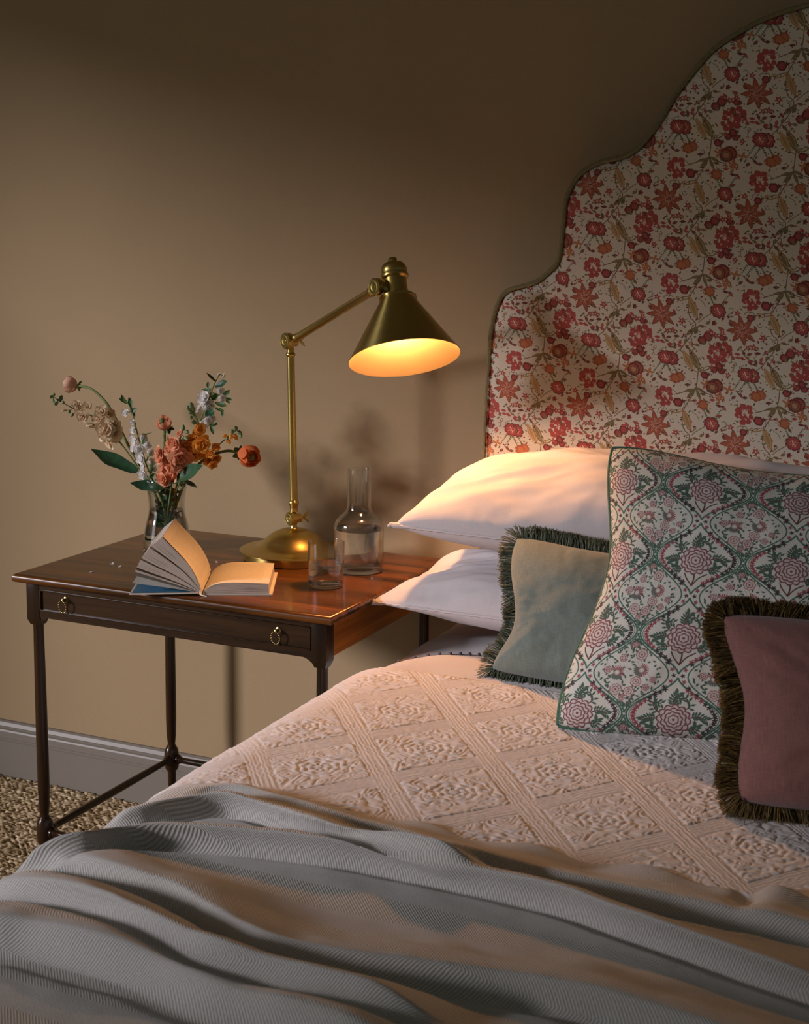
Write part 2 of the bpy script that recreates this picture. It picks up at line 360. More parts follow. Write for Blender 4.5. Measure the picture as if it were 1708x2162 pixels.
mb.lathe([(.0085, .014), (.0082, .026), (.0105, .030), (.0112, .033), (.0105, .036), (.0083, .039)], BJ, pd, 20)
Lp = (pole_top - BJ).length
mb.lathe([(.0083, .039), (.0080, Lp - .012), (.0100, Lp - .010), (.0105, Lp - .0075), (.0098, Lp - .005), (.0078, Lp - .003), (.0074, Lp + .006)], BJ, pd, 20)
mb.build('pole', MT['brass'], lamp)
ah = Vector((UJ.x - LJ.x, UJ.y - LJ.y, 0)).normalized(); hn = Vector((ah.y, -ah.x, 0))        # hinge axis, towards camera-left
def joint(c, r, name='joint', w=.030):
    c = Vector(c); s = c + hn * (w * .45)
    mb = MB().lathe([(0, -w * .5), (r * .7, -w * .5), (r * .72, -w * .1), (r * .95, -w * .05), (r, 0), (r, w * .42), (r * .9, w * .47), (r * .72, w * .45), (r * .62, w * .47), (r * .5, w * .47), (r * .42, w * .45), (r * .22, w * .45), (r * .16, w * .52), (0, w * .53)], c, hn, 28)
    j = mb.build(name, MT['brass'], lamp)
    return j
def wing(c, j, s=1.0):               # wing nut on the far side of a joint
    c = Vector(c) - hn * .016; mb = MB().tube([c + hn * .004, c - hn * .011], .0032, 10)
    for sg in (1, -1):
        P = []
        for t in np.linspace(0, 1, 6):
            wv = .0045 * math.sin(PI * min(1, .25 + t * .75)) + .001
            q = c - hn * (.009 + .011 * t * s) + Vector((0, 0, sg * .012 * t))
            P.append([q + ah * wv * a + hn * .0012 * b for a, b in ((-1, -1), (1, -1), (1, 1), (-1, 1))])
        mb.grid(np.array([[tuple(q) for q in row] for row in P]), wm=True)
    mb.build('wing_nut', MT['brass'], j)
j = joint(BJ, .0145); wing(BJ, j)
j = joint(LJ, .0168); wing(LJ, j)
j = joint(UJ, .0165, w=.026)
a0, a1 = LJ - hn * .004, UJ - hn * .002; ad = (a1 - a0).normalized(); La = (a1 - a0).length
MB().lathe([(.0095, .012), (.0098, .020), (.0088, .023), (.0082, .026), (.0080, La - .034), (.0098, La - .030), (.0104, La - .026), (.0098, La - .022), (.0085, La - .012)], a0, ad, 20).build('arm', MT['brass'], lamp)
# shade, opening towards the bed: outside and lining are separate skins of one cone
sh = spun([(.1052, 0), (.1058, .0012), (.1048, .0026), (.0338, .1150), (.0330, .1175), (.0345, .1185), (.0345, .1225), (.0325, .1245), (.0300, .1255), (.001, .1255)], RC, AX, 'lamp_shade', MT['brass_spun'], lamp)
tag(MB().lathe([(.1052, 0), (.1040, .0016), (.0325, .1140), (.0300, .1190), (0, .1195)], RC, AX, 64).build('shade_lining', MT['brass_in'], sh), 'pale satin inside of the shade')
MB().lathe([(.026, .124), (.0225, .126), (.0218, .150), (.0222, .158), (.0262, .161), (.0270, .1645), (.0262, .168), (.0240, .169), (.0250, .172), (.0252, .178), (.0235, .184), (.0190, .189), (.0110, .192), (.0090, .1925), (.0085, .200), (.0075, .2012), (0, .2015)], RC, AX, 40).build('socket_cap', MT['brass'], lamp)
cc = RC + AX * .124
yk = MB().tube([UJ, UJ.lerp(cc, .35) + Vector((0, 0, .004)), cc + (UJ - cc).normalized() * .024], [.010, .009, .011], 14)
od = (cc - UJ); od = (od - AX * od.dot(AX)).normalized()
yk.tube([cc + od * .022, cc + od * .034 - AX * .001, cc + od * .038 - AX * .010], [.009, .0085, .003], 12)
yk.build('yoke', MT['brass'], lamp)
bulb_m = bpy.data.materials.new('lit_bulb'); bulb_m.use_nodes = True; nt = bulb_m.node_tree; nt.nodes.remove(nt.nodes['Principled BSDF'])
em = nt.nodes.new('ShaderNodeEmission'); em.inputs[0].default_value = (1.0, .45, .16, 1); em.inputs[1].default_value = 300 * LAMP_POWER
nt.links.new(em.outputs[0], nt.nodes['Material Output'].inputs[0])
bc = RC + AX * .066
MB().lathe([(0, -.024), (.012, -.0215), (.0205, -.012), (.023, 0), (.0205, .012), (.0145, .024), (.0125, .036), (.0125, .066)], bc, AX, 24).build('bulb', bulb_m, lamp)

# ------------------------------------------------------------------ carafe, glass, vase (blown glass with wall thickness, water inside)
def shell(outer, inner):             # closed profile: outside going up, inside coming down
    return [(0, outer[0][1])] + outer + inner[::-1] + [(0, inner[0][1])]
def smooth_prof(pr, n=40): return [(max(0, float(a)), float(b)) for a, b in spline(np.array([(p[0], p[1]) for p in pr]), n)]
Cc = Vector((.5946, -.2606, TH + .0004))
co = [(.046, .0005), (.0495, .003), (.0505, .008)] + [(.0505, .05), (.0505, .088)] + smooth_prof([(.0505, .088), (.0490, .099), (.0430, .110), (.0330, .1185), (.0265, .1255), (.0242, .134), (.0240, .145)], 16)[1:] + [(.0242, .175), (.0245, .208), (.0243, .2100)]
ci = [(.044, .0075), (.0478, .0105), (.0484, .016), (.0484, .05), (.0484, .088)] + smooth_prof([(.0484, .088), (.0470, .098), (.0412, .1085), (.0312, .117), (.0246, .1245), (.0222, .1335), (.0220, .145)], 16)[1:] + [(.0222, .175), (.0225, .208), (.0232, .2100)]
car = tag(MB().lathe(shell(co, ci), Cc, n=64).build('carafe', MT['glass']), 'glass water carafe with straight neck behind the tumbler on the table', 'carafe')
wlv = .087
tag(MB().lathe([(0, .0073), (.0441, .0073), (.0479, .0105), (.04855, .016), (.04855, wlv + .0012), (.0475, wlv), (0, wlv)], Cc, n=64).build('carafe_water', MT['water']), 'still water filling the body of the glass carafe', 'water')
Gc = Vector((.5968, -.4103, TH + .0004))
go = [(.031, .0004), (.0335, .002), (.0345, .006), (.0350, .04), (.0354, .0880), (.0350, .0888)]
gi = [(.030, .0065), (.0332, .0085), (.0338, .013), (.0342, .04), (.0346, .0880), (.0349, .0888)]
tag(MB().lathe(shell(go, gi), Gc, n=56).build('tumbler', MT['glass']), 'short straight glass tumbler half full of water beside the book', 'glass')
wlv = .045
tag(MB().lathe([(0, .0063), (.0301, .0063), (.0333, .0085), (.03392, .013), (.03435, wlv + .001), (.0334, wlv), (0, wlv)], Gc, n=56).build('tumbler_water', MT['water']), 'still water half filling the short tumbler', 'water')
Vc = Vector((.1308, -.2558, TH + .0004))
vo = [(.049, .0005), (.0525, .004)] + smooth_prof([(.0525, .006), (.0500, .025), (.0455, .050), (.0400, .072), (.0382, .088), (.0392, .106), (.0425, .128), (.0470, .148)], 26) + [(.0466, .1492)]
vi = [(.046, .0085), (.0485, .011)] + smooth_prof([(.0500, .013), (.0478, .027), (.0432, .051), (.0377, .073), (.0360, .088), (.0370, .106), (.0404, .128), (.0452, .148)], 26) + [(.0458, .1492)]
tag(MB().lathe(shell(vo, vi), Vc, n=56).build('vase', MT['glass']), 'flared clear glass vase of cut flowers behind the open book', 'vase')
wv = [(0, .0083), (.0462, .0083), (.0487, .011)] + [(r + .0002, z) for r, z in vi[2:] if z < .082] + [(.0365, .083), (0, .083)]
tag(MB().lathe(wv, Vc, n=56).build('vase_water', MT['water']), 'water around the flower stems in the glass vase', 'water')

# ------------------------------------------------------------------ open book
BO = Vector((.4235, -.583, TH)); bw = Vector((.883, .469, 0)).normalized(); bs = Vector((-.436, .90, 0)).normalized(); PW, PH = .128, .174
MT['cover'] = noisy('book_cover_blue', (.045, .16, .27), .5, 40, .15)
MT['board'] = noisy('book_board', (.62, .55, .46), .7, 60, .05)
def make_paper(name, col, lines):
    m, nt, b = mat(name, col, .85)
    c = nt.nodes.new('ShaderNodeTexCoord'); sp = nt.nodes.new('ShaderNodeSeparateXYZ'); nt.links.new(c.outputs['UV'], sp.inputs[0])
    if lines == 'edge':
        n = node(nt, 'ShaderNodeTexNoise', Scale=1.0, Detail=2.0); nt.links.new(coords(nt, (2, 34, 1), 'UV'), n.inputs['Vector'])
        nt.links.new(ramp(nt, n.outputs[0], [(.36, [q * .5 for q in col]), (.58, col)]), b.inputs['Base Color'])
    elif lines:                      # faint printed text rows, too small to read
        row = mth(nt, 'GREATER_THAN', mth(nt, 'FRACT', mth(nt, 'MULTIPLY', sp.outputs[1], 32.0)), .55)
        wd_ = node(nt, 'ShaderNodeTexNoise', Scale=1.0, Detail=1.0); nt.links.new(coords(nt, (60, 32, 1), 'UV'), wd_.inputs['Vector'])
        k = mth(nt, 'MULTIPLY', row, mth(nt, 'GREATER_THAN', wd_.outputs[0], .42))
        ix = mth(nt, 'MULTIPLY', mth(nt, 'GREATER_THAN', sp.outputs[0], .14), mth(nt, 'LESS_THAN', sp.outputs[0], .88))
        iy = mth(nt, 'MULTIPLY', mth(nt, 'GREATER_THAN', sp.outputs[1], .12), mth(nt, 'LESS_THAN', sp.outputs[1], .90))
        f = mth(nt, 'MULTIPLY', mth(nt, 'MULTIPLY', k, ix), mth(nt, 'MULTIPLY', iy, .30))
        mx = node(nt, 'ShaderNodeMix', data_type='RGBA'); nt.links.new(f, mx.inputs[0]); mx.inputs[6].default_value = (*col, 1); mx.inputs[7].default_value = (.12, .10, .08, 1)
        nt.links.new(mx.outputs[2], b.inputs['Base Color'])
    return m
MT['page'] = make_paper('printed_page', (.62, .56, .45), True)
MT['leafedge'] = make_paper('page_edges', (.60, .50, .42), 'edge')
MT['endpaper'] = make_paper('endpaper', (.72, .70, .66), False)
bk = thing('open_book', 'open hardback book with fanned pages lying on the table edge', 'book', BO)
def bp(a, s, z): return tuple(BO + bw * a + bs * s + Vector((0, 0, z)))
def slab3(rows, name, m, par, smooth=False):  # rows: list of (a, z_bottom, z_top) across the width
    mb = MB(); P = []
    for a, z0, z1 in rows: P.append([bp(a, 0, z0), bp(a, 0, z1), bp(a, PH, z1), bp(a, PH, z0)])
    mb.grid(np.array(P), wm=True); n = len(rows); mb.f += [(0, 1, 2, 3), tuple(4 * (n - 1) + k for k in (3, 2, 1, 0))]
    return mb.build(name, m, par, smooth=smooth)
e = .003
def cover(a0, a1, z0, z1, name):
    mb = MB(); P = []
    for t in np.linspace(0, 1, 5):
        a = a0 + (a1 - a0) * t; z = z0 + (z1 - z0) * t
        P.append([bp(a, -e, z), bp(a, -e, z + .0024), bp(a, PH + e, z + .0024), bp(a, PH + e, z)])
    mb.grid(np.array(P), wm=True); mb.f += [(0, 1, 2, 3), (19, 18, 17, 16)]
    return mb.build(name, MT['board'], bk, smooth=False)
cover(.004, PW + .004, .0005, .0005, 'back_cover')
cv = cover(-.006, -PW - .007, .0035, .0015, 'front_cover')
mb = MB().grid(np.array([[bp(a, s, .0064 - .002 * (-a / PW)) for s in (0, PH)] for a in (-.008, -PW - .003)]))
tag(mb.build('cover_lining', MT['cover'], cv, smooth=False), 'deep blue pasted-down lining')
MB().grid(np.array([[bp(a, s, z) for s in (-e, PH + e)] for a, z in ((-.008, .0045), (-.004, .002), (0, .001), (.003, .0012), (.006, .0018))])).build('spine', MT['board'], bk)
topz = lambda a: .004 + .0225 * (1 - math.exp(-a / .016)) - .004 * (a / PW) ** 2 - .001
def sheet(f, name, m, par, n=14, kind=None):   # f(t) -> (a, z), t from spine to fore edge
    P = np.array([[bp(f(t)[0], s * PH, f(t)[1]) for s in (0, .5, 1)] for t in np.linspace(0, 1, n)])
    uv = [(t, s) for t in np.linspace(0, 1, n) for s in (0, .5, 1)]
    return mesh_obj(name, P.reshape(-1, 3), grid_faces(n, 3), m, par, uvs=uv)
rp = lambda t: (.002 + (PW - .0045) * t, topz(.002 + (PW - .0045) * t) + .0006)
tag(sheet(rp, 'page', MT['page'], bk), 'right-hand open page')
def leaf_curve(ang0, ang1, k=0):     # a page that leaves the gutter at ang0 and ends lying at ang1
    def f(t):
        n = 24; a = z = 0.0
        for i in range(n):
            u = (i + .5) / n
            if u > t: break
            th = ang0 + (ang1 - ang0) * min(1, u * 1.6) ** .8; a -= math.cos(th) * PW / n; z += math.sin(th) * PW / n
        return (a - .001 - .002 * k, z + .008 - .004 * k)
    return f
R = math.radians
tag(sheet(leaf_curve(R(80), R(47)), 'page', MT['page'], bk, 24), 'left-hand open page, standing up')
def wedge(fb, ft, name, lbl, n=22):     # a solid bundle of pages between two leaf curves
    V = []; uv = []
    for t in np.linspace(0, 1, n):
        b_, t_ = fb(t), ft(t)
        for k in range(5): V.append(bp(b_[0] + (t_[0] - b_[0]) * k / 4, 0, b_[1] + (t_[1] - b_[1]) * k / 4)); uv.append((t, k / 4))
        for k in range(5): V.append(bp(t_[0] + (b_[0] - t_[0]) * k / 4, PH, t_[1] + (b_[1] - t_[1]) * k / 4)); uv.append((t, 1 - k / 4))
    F = grid_faces(n, 10, False, True).tolist(); F += [[(n - 1) * 10 + k, (n - 1) * 10 + k + 1, (n - 1) * 10 + 8 - k, (n - 1) * 10 + 9 - k] for k in range(4)]
    return tag(mesh_obj(name, V, F, MT['leafedge'], bk, uvs=uv, smooth=False), lbl)
wedge(lambda t: (.002 + (PW - .004) * t, .003), lambda t: (.002 + (PW - .006) * t, max(.0045, topz(.002 + (PW - .006) * t))), 'page_block', 'bundle of right-hand pages')
for k0, k1, lbl in ((.0, .30, 'upper bundle of standing left pages'), (.335, .62, 'middle bundle of standing left pages'), (.65, .83, 'lower bundle of standing left pages'), (.875, .93, 'thin bundle of left pages')):
    lc = lambda k, g=0: leaf_curve(R(79 - 62 * k), R(46.5 - 31 * k - g), k)
    wedge(lc(k1), lc(k0 + .004, .3), 'page_bundle', lbl)
sheet(leaf_curve(R(16), R(15.5), 1), 'flyleaf', MT['endpaper'], bk)
sheet(leaf_curve(R(12), R(7.5), 1.0), 'endpaper', MT['endpaper'], bk)
rb = [bp(-.002, -.0005, .010), bp(-.0035, -.004, .006), bp(-.001, -.008, .003), bp(.005, -.010, .0012), bp(.010, -.0115, .0010)]
MB().tube(spline(rb, 16), .0011, 6).build('ribbon_marker', MT['endpaper'], bk)

# ------------------------------------------------------------------ cut flowers
FLOWERS = {
'ranunculus_left':([(0.137,-0.259,0.733),(0.1184,-0.25,0.7911),(0.0969,-0.2443,0.8248),(0.0574,-0.2386,0.8834),(0.0151,-0.2329,0.9369),(-0.0249,-0.2271,0.9993),(-0.057,-0.2214,1.0302),(-0.0923,-0.2157,1.0486),(-0.1246,-0.21,1.0515)],
[('bloom',(-0.1515,-0.21,1.0531),0.0175,'pink')]),
'stock_left':([(0.1383,-0.259,0.733),(0.1158,-0.25,0.7804),(0.1005,-0.2583,0.8378),(0.0646,-0.2667,0.893),(0.0227,-0.275,0.9477),(-0.0257,-0.2833,0.9917),(-0.0873,-0.2917,1.0143),(-0.1281,-0.3,1.0352)],
[('floret',(0.0101,-0.3046,0.9729),0.0175,'cream'),('floret',(0.0213,-0.2897,0.9679),0.0164,'cream'),('floret',(-0.0011,-0.2831,0.9449),0.0154,'cream'),('floret',(-0.0207,-0.2849,0.9942),0.0123,'cream'),('floret',(-0.0446,-0.2784,0.9775),0.0123,'cream'),('floret',(-0.0534,-0.3102,1.0172),0.0092,'cream'),('floret',(-0.0359,-0.3037,1.0208),0.0092,'cream'),('floret',(-0.0538,-0.2971,0.9964),0.0103,'cream'),('floret',(0.0035,-0.2823,1.0068),0.0134,'cream'),('floret',(0.001,-0.3057,1.0111),0.0123,'cream'),('floret',(0.0225,-0.2909,0.9824),0.0134,'cream'),('floret',(-0.0135,-0.2843,0.9565),0.0134,'cream'),('floret',(0.01,-0.2778,0.9492),0.0123,'cream'),('floret',(-0.108,-0.2879,1.0064),0.0062,'cream'),('floret',(-0.0597,-0.3114,1.0251),0.0072,'cream'),('bud',(-0.1229,-0.3132,1.0368),0.0051),('bud',(-0.1215,-0.3067,1.0414),0.0051),('bud',(-0.1182,-0.3001,1.0286),0.0051),('bud',(-0.113,-0.2936,1.0314),0.0062),('bud',(-0.1078,-0.3171,1.0237),0.0062),('bud',(-0.0847,-0.3022,1.0062),0.0051),('bud',(-0.0811,-0.2957,0.9986),0.0041),('bud',(-0.1304,-0.2975,1.0266),0.0041),('bud',(-0.0924,-0.3126,1.0263),0.0051),('leaf',(0.0668,-0.2667,0.8818),(-0.0326,-0.2967,0.9267),0.0175),('leaf',(-0.0257,-0.2833,0.9896),(-0.0333,-0.2933,0.9881),0.0051)]),
'sprig_left':([(0.1302,-0.249,0.733),(0.132,-0.27,0.8114),(0.1114,-0.274,0.8618),(0.0909,-0.278,0.9121),(0.0767,-0.282,0.9678),(0.0649,-0.286,1.0183),(0.0477,-0.29,1.0449)],
[('blossom',(0.0639,-0.3072,1.0143),0.0082),('blossom',(0.0769,-0.3007,0.9943),0.0062),('blossom',(0.0692,-0.2901,0.9754),0.0082),('blossom',(0.0666,-0.2836,0.953),0.0134),('blossom',(0.09,-0.2771,0.957),0.0113),('blossom',(0.0909,-0.2965,0.937),0.0123),('blossom',(0.0711,-0.294,0.9372),0.0082),('blossom',(0.0827,-0.2835,0.9153),0.0134),('blossom',(0.0839,-0.2769,0.896),0.0123),('blossom',(0.0957,-0.2964,0.8822),0.0113),('blossom',(0.1108,-0.2939,0.9463),0.0082),('blossom',(0.1133,-0.2873,0.9304),0.0082),('blossom',(0.1121,-0.2808,0.909),0.0082),('blossom',(0.1122,-0.2743,0.8928),0.0072),('leaf',(0.0543,-0.286,1.0308),(0.0339,-0.286,1.0417),0.0041),('leaf',(0.0499,-0.29,1.035),(0.0501,-0.3,1.0511),0.0041),('leaf',(0.0661,-0.286,1.0214),(0.0594,-0.286,1.0453),0.0051),('leaf',(0.0635,-0.286,1.0111),(0.0794,-0.286,1.0223),0.0062),('leaf',(0.0887,-0.282,0.9656),(0.1208,-0.292,0.9741),0.0051),('leaf',(0.0685,-0.282,0.9785),(0.0736,-0.282,0.99),0.0041),('leaf',(0.0945,-0.278,0.9073),(0.1181,-0.298,0.9321),0.0062),('leaf',(0.0935,-0.274,0.8706),(0.1313,-0.294,0.8869),0.0062),('leaf',(0.0626,-0.286,1.0252),(0.0673,-0.276,1.0022),0.0062),('leaf',(0.0883,-0.282,0.9431),(0.1095,-0.302,0.9624),0.0041),('leaf',(0.1033,-0.274,0.8817),(0.1222,-0.294,0.9116),0.0051)]),
'ranunculus_centre':([(0.1288,-0.253,0.733),(0.1349,-0.262,0.7999),(0.1353,-0.2647,0.8625),(0.1357,-0.2673,0.9245),(0.1371,-0.27,0.9778)],
[('bloom',(0.1362,-0.27,0.993),0.0164,'peach')]),
'sprig_right':([(0.1265,-0.259,0.733),(0.1394,-0.25,0.8192),(0.1778,-0.246,0.9198),(0.2056,-0.242,0.9926),(0.2247,-0.238,1.0388),(0.2389,-0.234,1.0774),(0.2505,-0.23,1.0996)],
[('blossom',(0.2188,-0.247,1.0503),0.0144),('blossom',(0.2285,-0.2405,1.0333),0.0134),('blossom',(0.1998,-0.234,1.0248),0.0103),('blossom',(0.2726,-0.2574,1.0526),0.0082),('blossom',(0.2372,-0.2549,1.0032),0.0103),('blossom',(0.2214,-0.2484,0.9934),0.0113),('blossom',(0.2458,-0.2298,1.0984),0.0051),('blossom',(0.2569,-0.2233,1.0965),0.0062),('blossom',(0.2652,-0.2508,1.0674),0.0082),('blossom',(0.246,-0.2522,1.0075),0.0072),('blossom',(0.22,-0.2417,1.0369),0.0103),('blossom',(0.2277,-0.2312,1.0604),0.0072),('leaf',(0.2424,-0.234,1.0846),(0.2267,-0.244,1.1024),0.0041),('leaf',(0.2423,-0.234,1.0746),(0.2773,-0.244,1.0873),0.0082),('leaf',(0.2248,-0.234,1.0686),(0.2238,-0.234,1.0835),0.0041),('leaf',(0.2306,-0.234,1.0659),(0.2073,-0.234,1.0645),0.0051),('leaf',(0.2595,-0.234,1.0506),(0.277,-0.234,1.0686),0.0062),('leaf',(0.2653,-0.234,1.0529),(0.2768,-0.234,1.0397),0.0041),('leaf',(0.2445,-0.238,1.04),(0.2783,-0.248,1.0351),0.0062),('leaf',(0.2444,-0.238,1.028),(0.2664,-0.238,1.0234),0.0041),('leaf',(0.2595,-0.238,1.025),(0.2628,-0.238,1.0111),0.0041),('leaf',(0.2268,-0.242,0.994),(0.2524,-0.242,0.9948),0.0062),('leaf',(0.2349,-0.242,0.9916),(0.2479,-0.252,0.9745),0.0041),('leaf',(0.2269,-0.238,1.0249),(0.2461,-0.258,1.0101),0.0103),('leaf',(0.2387,-0.238,1.0447),(0.2581,-0.258,1.0627),0.0072),('leaf',(0.2114,-0.242,0.9829),(0.227,-0.252,0.978),0.0051),('leaf',(0.233,-0.238,1.0544),(0.2568,-0.258,1.0467),0.0062),('leaf',(0.2688,-0.234,1.0512),(0.2837,-0.234,1.0471),0.0031)]),
'peach_stock':([(0.1216,-0.244,0.733),(0.1492,-0.28,0.7991),(0.162,-0.2875,0.8477),(0.1748,-0.295,0.9008),(0.1922,-0.3025,0.9484),(0.2068,-0.31,0.9833)],
[('floret',(0.2035,-0.3115,0.9264),0.0206,'peach'),('floret',(0.1693,-0.2975,0.8926),0.0185,'peach'),('floret',(0.1438,-0.291,0.8987),0.0144,'peach'),('floret',(0.1933,-0.3219,0.9589),0.0134,'peach'),('floret',(0.1507,-0.3079,0.9258),0.0144,'peach'),('floret',(0.1457,-0.3089,0.9377),0.0103,'peach'),('floret',(0.202,-0.3098,0.9799),0.0082,'peach'),('floret',(0.1534,-0.2958,0.9275),0.0134,'peach'),('floret',(0.1549,-0.3118,0.8802),0.0113,'peach'),('floret',(0.1754,-0.3127,0.9454),0.0123,'peach'),('floret',(0.2086,-0.3062,0.9551),0.0113,'peach'),('floret',(0.1784,-0.2997,0.9319),0.0154,'peach'),('floret',(0.1954,-0.3156,0.9103),0.0123,'peach'),('floret',(0.1598,-0.3016,0.8721),0.0092,'peach'),('floret',(0.1635,-0.3026,0.911),0.0123,'peach'),('bud',(0.2165,-0.311,0.9712),0.0062),('bud',(0.2056,-0.3045,0.9895),0.0062),('bud',(0.2299,-0.328,0.987),0.0062),('bud',(0.2021,-0.3139,0.9655),0.0062),('leaf',(0.1698,-0.295,0.8781),(0.2724,-0.335,0.9212),0.0175),('leaf',(0.1443,-0.2875,0.8564),(0.0809,-0.3175,0.8657),0.0134)]),
'yellow_stock':([(0.1259,-0.254,0.733),(0.1407,-0.26,0.7897),(0.1669,-0.2675,0.8553),(0.1962,-0.275,0.9099),(0.2214,-0.2825,0.9581),(0.237,-0.29,1.0)],
[('floret',(0.2265,-0.2794,0.9681),0.0154,'yellow'),('floret',(0.2481,-0.3028,0.9576),0.0154,'yellow'),('floret',(0.2244,-0.2963,0.963),0.0134,'yellow'),('floret',(0.2415,-0.2973,0.9902),0.0103,'yellow'),('floret',(0.2205,-0.2832,0.9361),0.0144,'yellow'),('floret',(0.2326,-0.2767,0.9362),0.0113,'yellow'),('floret',(0.2198,-0.3002,0.9502),0.0123,'yellow'),('floret',(0.2482,-0.2936,0.9684),0.0103,'yellow'),('floret',(0.2041,-0.2796,0.9313),0.0103,'yellow'),('floret',(0.2275,-0.288,0.9822),0.0092,'yellow'),('bud',(0.2315,-0.3115,1.0394),0.0072),('bud',(0.2204,-0.305,1.0331),0.0062),('bud',(0.2277,-0.2984,1.031),0.0062),('bud',(0.2166,-0.2919,1.0237),0.0062),('bud',(0.2205,-0.2854,1.0183),0.0051),('bud',(0.2295,-0.3088,1.0144),0.0051),('bud',(0.2322,-0.3023,1.004),0.0062),('leaf',(0.1791,-0.2675,0.8769),(0.2345,-0.2975,0.8658),0.0092)]),
'bud_spike':([(0.1205,-0.259,0.733),(0.1515,-0.25,0.8203),(0.189,-0.255,0.8861),(0.2396,-0.26,0.9315),(0.2777,-0.265,0.9631),(0.3151,-0.27,0.9903)],
[('floret',(0.244,-0.2634,0.9202),0.0113,'yellow'),('floret',(0.2562,-0.2569,0.9223),0.0103,'yellow'),('floret',(0.2558,-0.2803,0.9374),0.0092,'yellow'),('floret',(0.2584,-0.2738,0.9137),0.0082,'yellow'),('floret',(0.2659,-0.2723,0.9512),0.0082,'yellow'),('bud',(0.2919,-0.2657,0.9643),0.0062,'yellow'),('bud',(0.3082,-0.2642,0.9752),0.0062,'yellow'),('bud',(0.2942,-0.2827,0.9784),0.0051,'yellow'),('bud',(0.308,-0.2811,0.9772),0.0062,'yellow'),('bud',(0.3156,-0.2746,0.9938),0.0062),('bud',(0.3207,-0.268,0.9845),0.0062),('bud',(0.3166,-0.2915,0.9899),0.0062),('bud',(0.333,-0.285,0.9814),0.0051),('bud',(0.2943,-0.2734,0.9723),0.0051),('leaf',(0.2279,-0.26,0.9225),(0.2628,-0.26,0.9253),0.0041)]),
'ranunculus_right':([(0.1201,-0.2565,0.733),(0.1522,-0.255,0.8108),(0.1823,-0.254,0.8752),(0.2176,-0.253,0.9137),(0.2463,-0.252,0.931),(0.2806,-0.251,0.9416),(0.3064,-0.25,0.9394)],
[('bloom',(0.3304,-0.25,0.9342),0.0226,'orange')]),
}

MT['stem'] = noisy('flower_stem', (.13, .17, .045), .55, 120, .2)
MT['leaf'] = noisy('flower_leaf', (.022, .075, .032), .42, 70, .35, Specular_IOR_Level=.4)
MT['leaf2'] = noisy('small_leaf', (.05, .11, .03), .5, 120, .3)
MT['bud'] = noisy('flower_bud', (.17, .24, .11), .6, 150, .3)
def petal_mat(n, c):
    m = noisy(n, c, .8, 160, .10); nt = m.node_tree; b = nt.nodes['Principled BSDF']; b.inputs['Specular IOR Level'].default_value = .2
    g_ = nt.nodes.new('ShaderNodeNewGeometry'); mm = node(nt, 'ShaderNodeMix', data_type='RGBA', blend_type='MULTIPLY'); mm.inputs[0].default_value = 1.0
    nt.links.new(b.inputs['Base Color'].links[0].from_socket, mm.inputs[6]); nt.links.new(ramp(nt, g_.outputs['Random Per Island'], [(0, (.70, .60, .55)), (.6, (1, 1, 1)), (1, (1.15, 1.12, 1.1))]), mm.inputs[7]); nt.links.new(mm.outputs[2], b.inputs['Base Color'])
    t = nt.nodes.new('ShaderNodeBsdfTranslucent'); t.inputs[0].default_value = (*c, 1); mx = nt.nodes.new('ShaderNodeMixShader'); mx.inputs[0].default_value = .45
    nt.links.new(b.outputs[0], mx.inputs[1]); nt.links.new(t.outputs[0], mx.inputs[2]); nt.links.new(mx.outputs[0], nt.nodes['Material Output'].inputs[0]); return m
MT['cream'] = petal_mat('cream_petal', (.90, .76, .56)); MT['peach'] = petal_mat('peach_petal', (.92, .50, .31)); MT['yellow'] = petal_mat('apricot_petal', (.95, .50, .10))
MT['white'] = petal_mat('white_petal', (.95, .94, .92)); MT['pink'] = petal_mat('blush_petal', (.90, .62, .48)); MT['orange'] = petal_mat('orange_petal', (.80, .24, .08))
MT['eye'] = noisy('flower_eye', (.10, .12, .03), .7, 200, .3)
def petal(mb, c, nrm, up, L, wd_, cup, ruff=0.0, nu=5, nv=5, ph=0):
    """a cupped petal rooted at c, growing along up, facing nrm"""
    c, nrm, up = Vector(c), Vector(nrm).normalized(), Vector(up); up = (up - nrm * up.dot(nrm)).normalized(); sd = up.cross(nrm); P = []
    for i in range(nu):
        t = i / (nu - 1); w = wd_ * (math.sin(PI * min(1, .12 + t * .80)) ** .6); row = []
        for j in range(nv):
            s = -1 + 2 * j / (nv - 1)
            row.append(tuple(c + up * (L * t * (1 - .10 * s * s)) + sd * (w * s) + nrm * (cup * L * (t * t * .9 + .35 * s * s * t) + ruff * math.sin(7 * s + ph + 5 * t) * t)))
        P.append(row)
    mb.grid(np.array(P))
def leaf_mesh(a, b, w, m, par, rnd):
    a, b = Vector(a), Vector(b); d = b - a; L = d.length; d.normalize(); view = (CP - a).normalized(); view = (view + Vector((rnd.uniform(-.5, .5), rnd.uniform(-.5, .5), .6))).normalized()
    nrm = (view - d * view.dot(d)).normalized(); sd = d.cross(nrm); P = []; n = 9 if L > .03 else 6
    for i in range(n):
        t = i / (n - 1); ww = w * math.sin(PI * (.06 + .92 * t)) ** .8 * (1.15 - .35 * t); row = []
        for j in range(5):
            s = -1 + .5 * j
            row.append(tuple(a + d * (L * t) + sd * (ww * s * (1 + .12 * math.sin(9 * t + 2))) + nrm * (-.10 * L * math.sin(PI * t) * .5 + .30 * ww * s * s + .10 * ww * math.sin(11 * t + 3 * s))))
        P.append(row)
    return MB().grid(np.array(P)).build('leaf', m, par)
